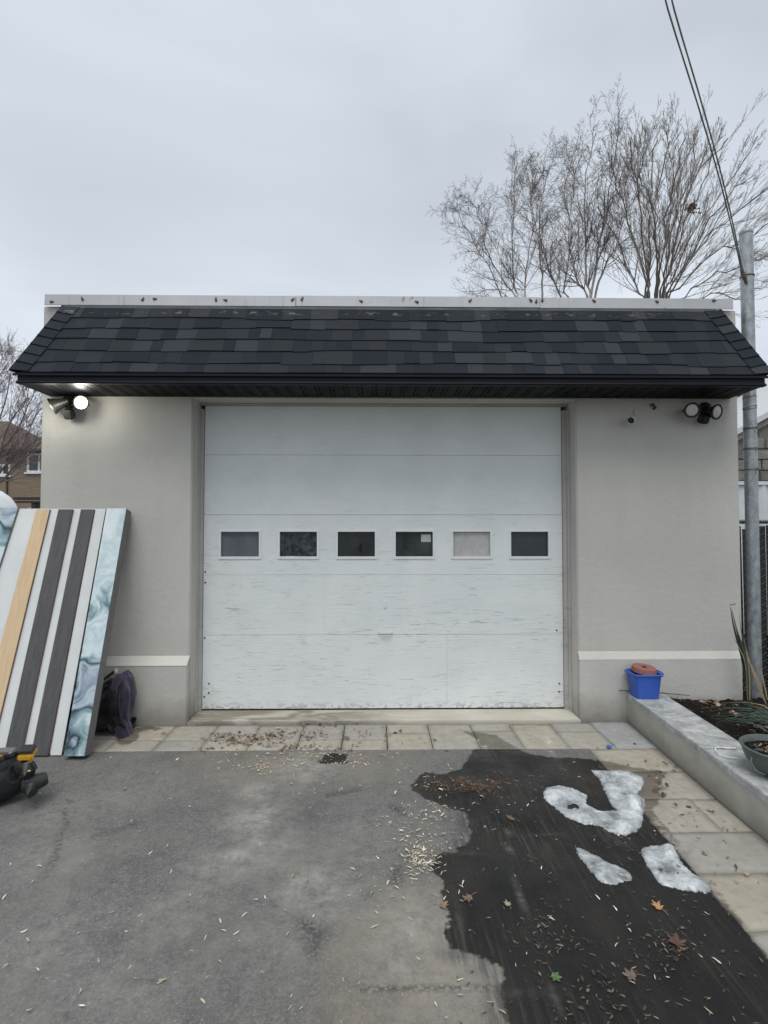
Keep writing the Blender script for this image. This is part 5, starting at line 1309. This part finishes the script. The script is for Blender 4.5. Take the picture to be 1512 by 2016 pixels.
M_twd = simple('grey_brown_twigs', (.21,.175,.15), .9, .3, 5)
YT = 8.0
bc_ = dict(nseg=[6,4,3], kids=[9,6,0], wander=[.20,.28,.34], up=[.06,.02,-.04], ang=[.75,.8,.8], len=[.50,.42,.4], rmin=.0021, a0=.66)
c1 = tree('birch_tree', [[(1005,640),(989,583),(960,520),(925,460),(897,410)], [(1022,640),(1016,560),(1005,470),(1012,390),(1013,330)], [(1020,640),(1000,560),(960,500),(950,440),(930,400)], [(1030,640),(1035,560),(1040,490),(1050,430),(1040,340)]], YT, hy(1015, 1100, YT), bc_, 'lowest bare birch, leftmost of the trees behind the garage', M_birch, M_tw, 24, 1.5, .036)
c2 = tree('birch_tree', [[(1065,640),(1068,540),(1060,440),(1075,350),(1098,300)], [(1110,640),(1095,560),(1060,480),(1045,400),(1060,330)], [(1114,640),(1112,560),(1125,450),(1110,370),(1135,290)]], YT+.8, hy(1085, 1100, YT+.8), bc_, 'bare birch with thin brown twigs, second tree from the left', M_birch, M_tw, 26, 1.7, .038)
c3 = tree('birch_tree', [[(1160,640),(1158,540),(1150,440),(1155,340),(1175,265)], [(1162,640),(1172,520),(1192,430),(1205,340),(1222,250)], [(1162,640),(1140,560),(1120,480),(1128,380),(1150,275)], [(1164,640),(1190,540),(1215,470),(1228,400),(1240,330)]], YT-.3, hy(1162, 1100, YT-.3), bc_, 'tall pale stemmed birch just left of the fan shaped tree', M_birch, M_tw, 24, 1.7, .042)
mc_ = dict(nseg=[6,4,3], kids=[7,4,0], wander=[.08,.13,.18], up=[.05,.05,.04], ang=[.38,.42,.4], len=[.42,.42,.4], rmin=.0024, a0=.30)
fan = [[(1272,640),(1268,560),(1240,440),(1215,350),(1205,280)], [(1274,640),(1272,540),(1262,420),(1250,330),(1243,245)], [(1276,640),(1278,540),(1275,430),(1285,330),(1290,250)], [(1292,640),(1294,540),(1290,430),(1295,340),(1317,232)],
       [(1296,640),(1300,540),(1312,430),(1330,330),(1345,250)], [(1298,640),(1308,540),(1330,430),(1358,330),(1372,235)], [(1300,640),(1318,540),(1350,440),(1385,340),(1405,260)], [(1300,640),(1325,550),(1370,450),(1420,360),(1496,240)],
       [(1302,640),(1335,560),(1390,470),(1445,400),(1500,350)], [(1302,640),(1340,570),(1400,500),(1460,450),(1530,400)], [(1300,650),(1345,590),(1400,540),(1450,505),(1515,470)], [(1270,640),(1255,570),(1225,500),(1210,440),(1180,380)], [(1296,640),(1320,530),(1345,400),(1375,310),(1435,250)],
       [(1298,660),(1350,610),(1400,580),(1450,560),(1500,540)], [(1290,640),(1292,520),(1280,400),(1262,320),(1268,270)], [(1304,640),(1345,530),(1400,430),(1450,340),(1470,330)]]
fan = [[(x, y + (26 if i >= 3 else 0)) for i, (x, y) in enumerate(st)] for st in fan]
c4 = tree('deciduous_tree', fan, YT-1.2, hy(1288, 1000, YT-1.2), mc_, 'large bare tree with many stems fanning out beside the steel pole', M_bark, M_twd, 17, 1.8, .033)
nc = hy(1362, 408, YT-1.25)
T = empty('bird_nest', nc, label='brown clump of dead leaves caught in the fan shaped tree', cat='nest')
pts_ = [tuple(nc + rv()*abs(random.gauss(0,.07))) for _ in range(260)]
ob = chips('leaf_clump', pts_, .055, [M_chips[0], M_chips[2], M_lit2[0]], kind='stuff', fl=3, aspect=1.6); ob.parent = T; ob.matrix_parent_inverse = Matrix.Translation(nc).inverted()
lc_ = dict(nseg=[6,4,3], kids=[7,5,0], wander=[.12,.2,.25], up=[.05,.04,.02], ang=[.6,.6,.6], len=[.48,.42,.4], rmin=.0042, a0=.6)
M_ltw = simple('purplish_twigs', (.25,.205,.21), .9, .3, 3)
YL = 16.0
c5 = tree('bare_maple', [[(-30,980),(-20,900),(0,820),(20,740),(25,700)], [(-30,980),(0,900),(30,850),(55,800),(75,745)], [(-30,980),(-10,920),(10,850),(45,800),(60,760)], [(-40,980),(-60,900),(-50,800),(-30,720),(-10,700)], [(-30,990),(10,940),(50,900),(85,870),(110,860)], [(-30,980),(0,930),(40,880),(70,820),(95,790)], [(-45,980),(-40,900),(-20,800),(0,730),(5,695)]], YL, hy(-30, 1120, YL), lc_, 'bare purplish tree in front of the brown brick house', M_bark, M_ltw, 20, 2.6, .07, group='bare trees beyond the garage')
print('SEGS', c1, c2, c3, c4, c5)

# ------------------------------------------------------------------ brick house and van at left
YH = 28.0
def brick():
    t = NT('brown_brick'); q = t.n('ShaderNodeTexBrick'); q.inputs['Scale'].default_value = 1.0; q.offset = .5
    q.inputs['Color1'].default_value = (.25,.185,.125,1); q.inputs['Color2'].default_value = (.19,.135,.09,1); q.inputs['Mortar'].default_value = (.30,.26,.21,1)
    q.inputs['Brick Width'].default_value = .30; q.inputs['Row Height'].default_value = .10; q.inputs['Mortar Size'].default_value = .014
    v = t.map((1,1,1), rot=(R(90),0,0)); t.l(v, q.inputs['Vector'])
    t.col(t.mix(t.rng(t.noise(1.2,4), .3,.7,0,.5), q.outputs[0], (.20,.15,.10))).rough(.9); t.bump(q.outputs[1], -.01); return t.m
M_brick = brick()
wl, wr = hy(-320, 900, YH).x, hy(300, 900, YH).x; ze = hy(60, 883, YH).z
T = empty('brick_house', ((wl+wr)/2, YH+4, 0), label='two storey brown brick house in the distance at left', cat='house')
wb0, wb1 = hy(54, 893, YH), hy(98, 930, YH)
v0, v1 = hy(-12, 914, YH), hy(20, 936, YH)
xs = [wl, v0.x, v1.x, wb0.x, wb1.x, wr]; zs = [0, hy(0,1003,YH).z-2.6, wb1.z, v1.z if v1.z > wb1.z else wb1.z+.01, v0.z, wb0.z, ze]
zs = sorted(set([0, v1.z, wb1.z, v0.z, wb0.z, ze]))
def zi(z): return min(range(len(zs)), key=lambda k: abs(zs[k]-z))
holes = [(1, k) for k in range(zi(v1.z), zi(v0.z))] + [(3, k) for k in range(zi(wb1.z), zi(wb0.z))]
hw = slab_holes(xs, zs, holes, YH, YH+.3).build('wall', M_brick, T, fix=False)
MB().box(wl, wr, YH+.5, YH+8, 0, ze-.01).build('wall', M_brick, T)
M_wf = simple('white_window_frame', (.68,.69,.70), .5, .05)
for (a, b) in ((wb0, wb1), (v0, v1)):
    f = MB(); t_ = .11
    xm = a.x + (b.x-a.x)*.52
    f.box(a.x,a.x+t_,YH-.03,YH+.1,b.z,a.z).box(b.x-t_,b.x,YH-.03,YH+.1,b.z,a.z).box(a.x+t_,b.x-t_,YH-.03,YH+.1,a.z-t_,a.z).box(a.x+t_,b.x-t_,YH-.03,YH+.1,b.z,b.z+t_).box(xm-.05,xm+.05,YH-.02,YH+.1,b.z+t_,a.z-t_)
    wn_ = f.build('window', M_wf, T, fix=False)
    p = MB().box(a.x+t_,b.x-t_,YH+.08,YH+.09,b.z+t_,a.z-t_).build('pane', glass('house_glass', (.03,.03,.035),(.09,.09,.1)), wn_)
    MB().box(a.x-.1,b.x+.1,YH-.12,YH-.031,b.z-.10,b.z-.001).build('sill', M_wf, wn_)
M_roof = simple('brown_roof_shingles', (.115,.085,.062), .95, .35, 3)
rp_ = hy(12, 828, YH+3); zr = rp_.z
xr_, xr2 = rp_.x, hy(75, 862, YH+1).x
# hip roof: ridge left part, slope falling right, low roof beyond
V = [(wl-.4,YH-.45,ze-.12),(xr2+.2,YH-.45,ze-.12),(xr2+.2,YH+7,ze-.12),(wl-.4,YH+7,ze-.12),(wl+2.5,YH+3.2,zr),(xr_,YH+3.2,zr)]
MB().add(V, [(0,1,5,4),(1,2,5),(2,3,4,5),(3,0,4),(3,2,1,0)]).build('roof', M_roof, T)
zr2 = hy(80, 857, YH+3.2).z
V = [(xr2-2.2,YH-.40,ze-.12),(wr+.4,YH-.40,ze-.12),(wr+.4,YH+7,ze-.12),(xr2-2.2,YH+7,ze-.12),(xr2-1.0,YH+3.2,zr2),(wr,YH+3.2,zr2)]
MB().add(V, [(0,1,5,4),(1,2,5),(2,3,4,5),(3,0,4),(3,2,1,0)]).build('roof', M_roof, T)
MB().box(wl-.4, wr+.4, YH-.52, YH-.46, ze-.22, ze-.08).build('gutter', simple('dark_gutter', (.05,.042,.038), .5), T)
MB().tube([Vector((hy(16,900,YH).x, YH-.06, 2.5)), Vector((hy(16,900,YH).x, YH-.06, ze-.2))], .05, 8).build('downpipe', simple('dark_gutter', (.05,.042,.038), .5), T)
# pergola in front of the house
YPg = 14.0; a, b = hy(28, 979, YPg), hy(76, 1003, YPg)
T = empty('pergola', (b.x, YPg, 0), label='dark pergola beam and post in front of the brick house', cat='pergola')
M_pg = simple('dark_stained_wood', (.022,.018,.018), .6, .3)
MB().box(a.x, b.x+3, YPg-.05, YPg+.05, hy(50,984,YPg).z, a.z).build('beam', M_pg, T)
MB().box(a.x, b.x+3, YPg-.12, YPg+.12, hy(50,990,YPg).z, hy(50,986.5,YPg).z).build('beam', M_pg, T)
for px in (64, 78, -20+130):
    x_ = hy(px, 1000, YPg).x; MB().box(x_-.0, x_+.17, YPg-.07, YPg+.07, 0, hy(50,990.1,YPg).z).build('post', M_pg, T)
MB().box(hy(42,1000,YPg).x, hy(62,1000,YPg).x, YPg+.3, YPg+.5, 0, hy(50,998,YPg).z).build('railing_panel', simple('pale_panel', (.42,.42,.38), .7), T)
# white van, nose-on corner just above the boards
YV = 3.6; zv = hy(0, 955.5, YV).z; xv = hy(36.5, 1012, YV).x
T = empty('white_van', (xv-1.0, YV+2.4, 0), label='white rounded van parked beyond the leaning boards', cat='van')
def sect(xr__, zt_, sh):
    rr_ = .46
    return [(xr__*.96, .35), (xr__, .6), (xr__*1.0, 1.0), (xr__, zt_-rr_-.06)] + [(xr__-rr_+rr_*math.cos(R(a)), zt_-rr_-.02+rr_*math.sin(R(a))) for a in (12,28,44,60,76,90)] + [(xr__*.25, zt_-.006), (0, zt_)]
secs = [(0.0, .93, .50), (.04, .97, .16), (.14, .99, .05), (.35, 1.0, .0), (3.6, 1.0, .0), (4.3, .97, .55), (4.7, .95, 1.05), (5.1, .88, 1.25)]
cxv = xv - .95; V = []; W_ = 1.0
for (yy_, sc__, dz_) in secs:
    o_ = sect(.98*sc__, zv - dz_*.55, 0); ring = [(cxv+x_, YV+yy_, z_) for x_, z_ in o_] + [(cxv-x_, YV+yy_, z_) for x_, z_ in o_[-2::-1]]
    V += ring
nR = len(V)//len(secs)
Fq = [(i*nR+j, i*nR+(j+1) % nR, (i+1)*nR+(j+1) % nR, (i+1)*nR+j) for i in range(len(secs)-1) for j in range(nR)] + [tuple(range(nR)), tuple(range((len(secs)-1)*nR, len(secs)*nR))[::-1]]
M_van = simple('white_car_paint', (.72,.74,.74), .25, .03, 2)
MB().add(V, Fq).build('body', M_van, T, smooth='all')
for s_ in (-1, 1):
    MB().box(cxv+s_*.78-.10, cxv+s_*.78+.10, YV-.012+.0, YV+.02, .85, 1.15).build('tail_light', simple('red_lens', (.35,.02,.02), .2), T, bevel=.01)
    for yw_ in (1.0, 4.2):
        wh = MB().lathe([(0,-.09),(.2,-.1),(.33,-.09),(.34,-.06),(.34,.06),(.33,.09),(.2,.1),(0,.09)], aim((cxv+s_*.86, YV+yw_, .34), (1,0,0)), 24).build('wheel', M_rub, T, smooth=True)
MB().box(cxv-.62, cxv+.62, YV-.010, YV+.02, 1.25, zv-.52).build('rear_window', G_pane[2], T, bevel=.006)
MB().box(cxv-.26, cxv+.26, YV-.014, YV+.02, .66, .78).build('number_plate', M_frame, T)
MB().box(cxv-.92, cxv+.92, YV-.07, YV+.01, .34, .52).build('bumper', M_rub, T, bevel=.02)
Cn = Vector((xv, YV, 0)); Rz = Matrix.Rotation(R(37), 3, 'Z'); T.location = Cn + Rz @ (T.location - Cn); T.rotation_euler = (0, 0, R(37))
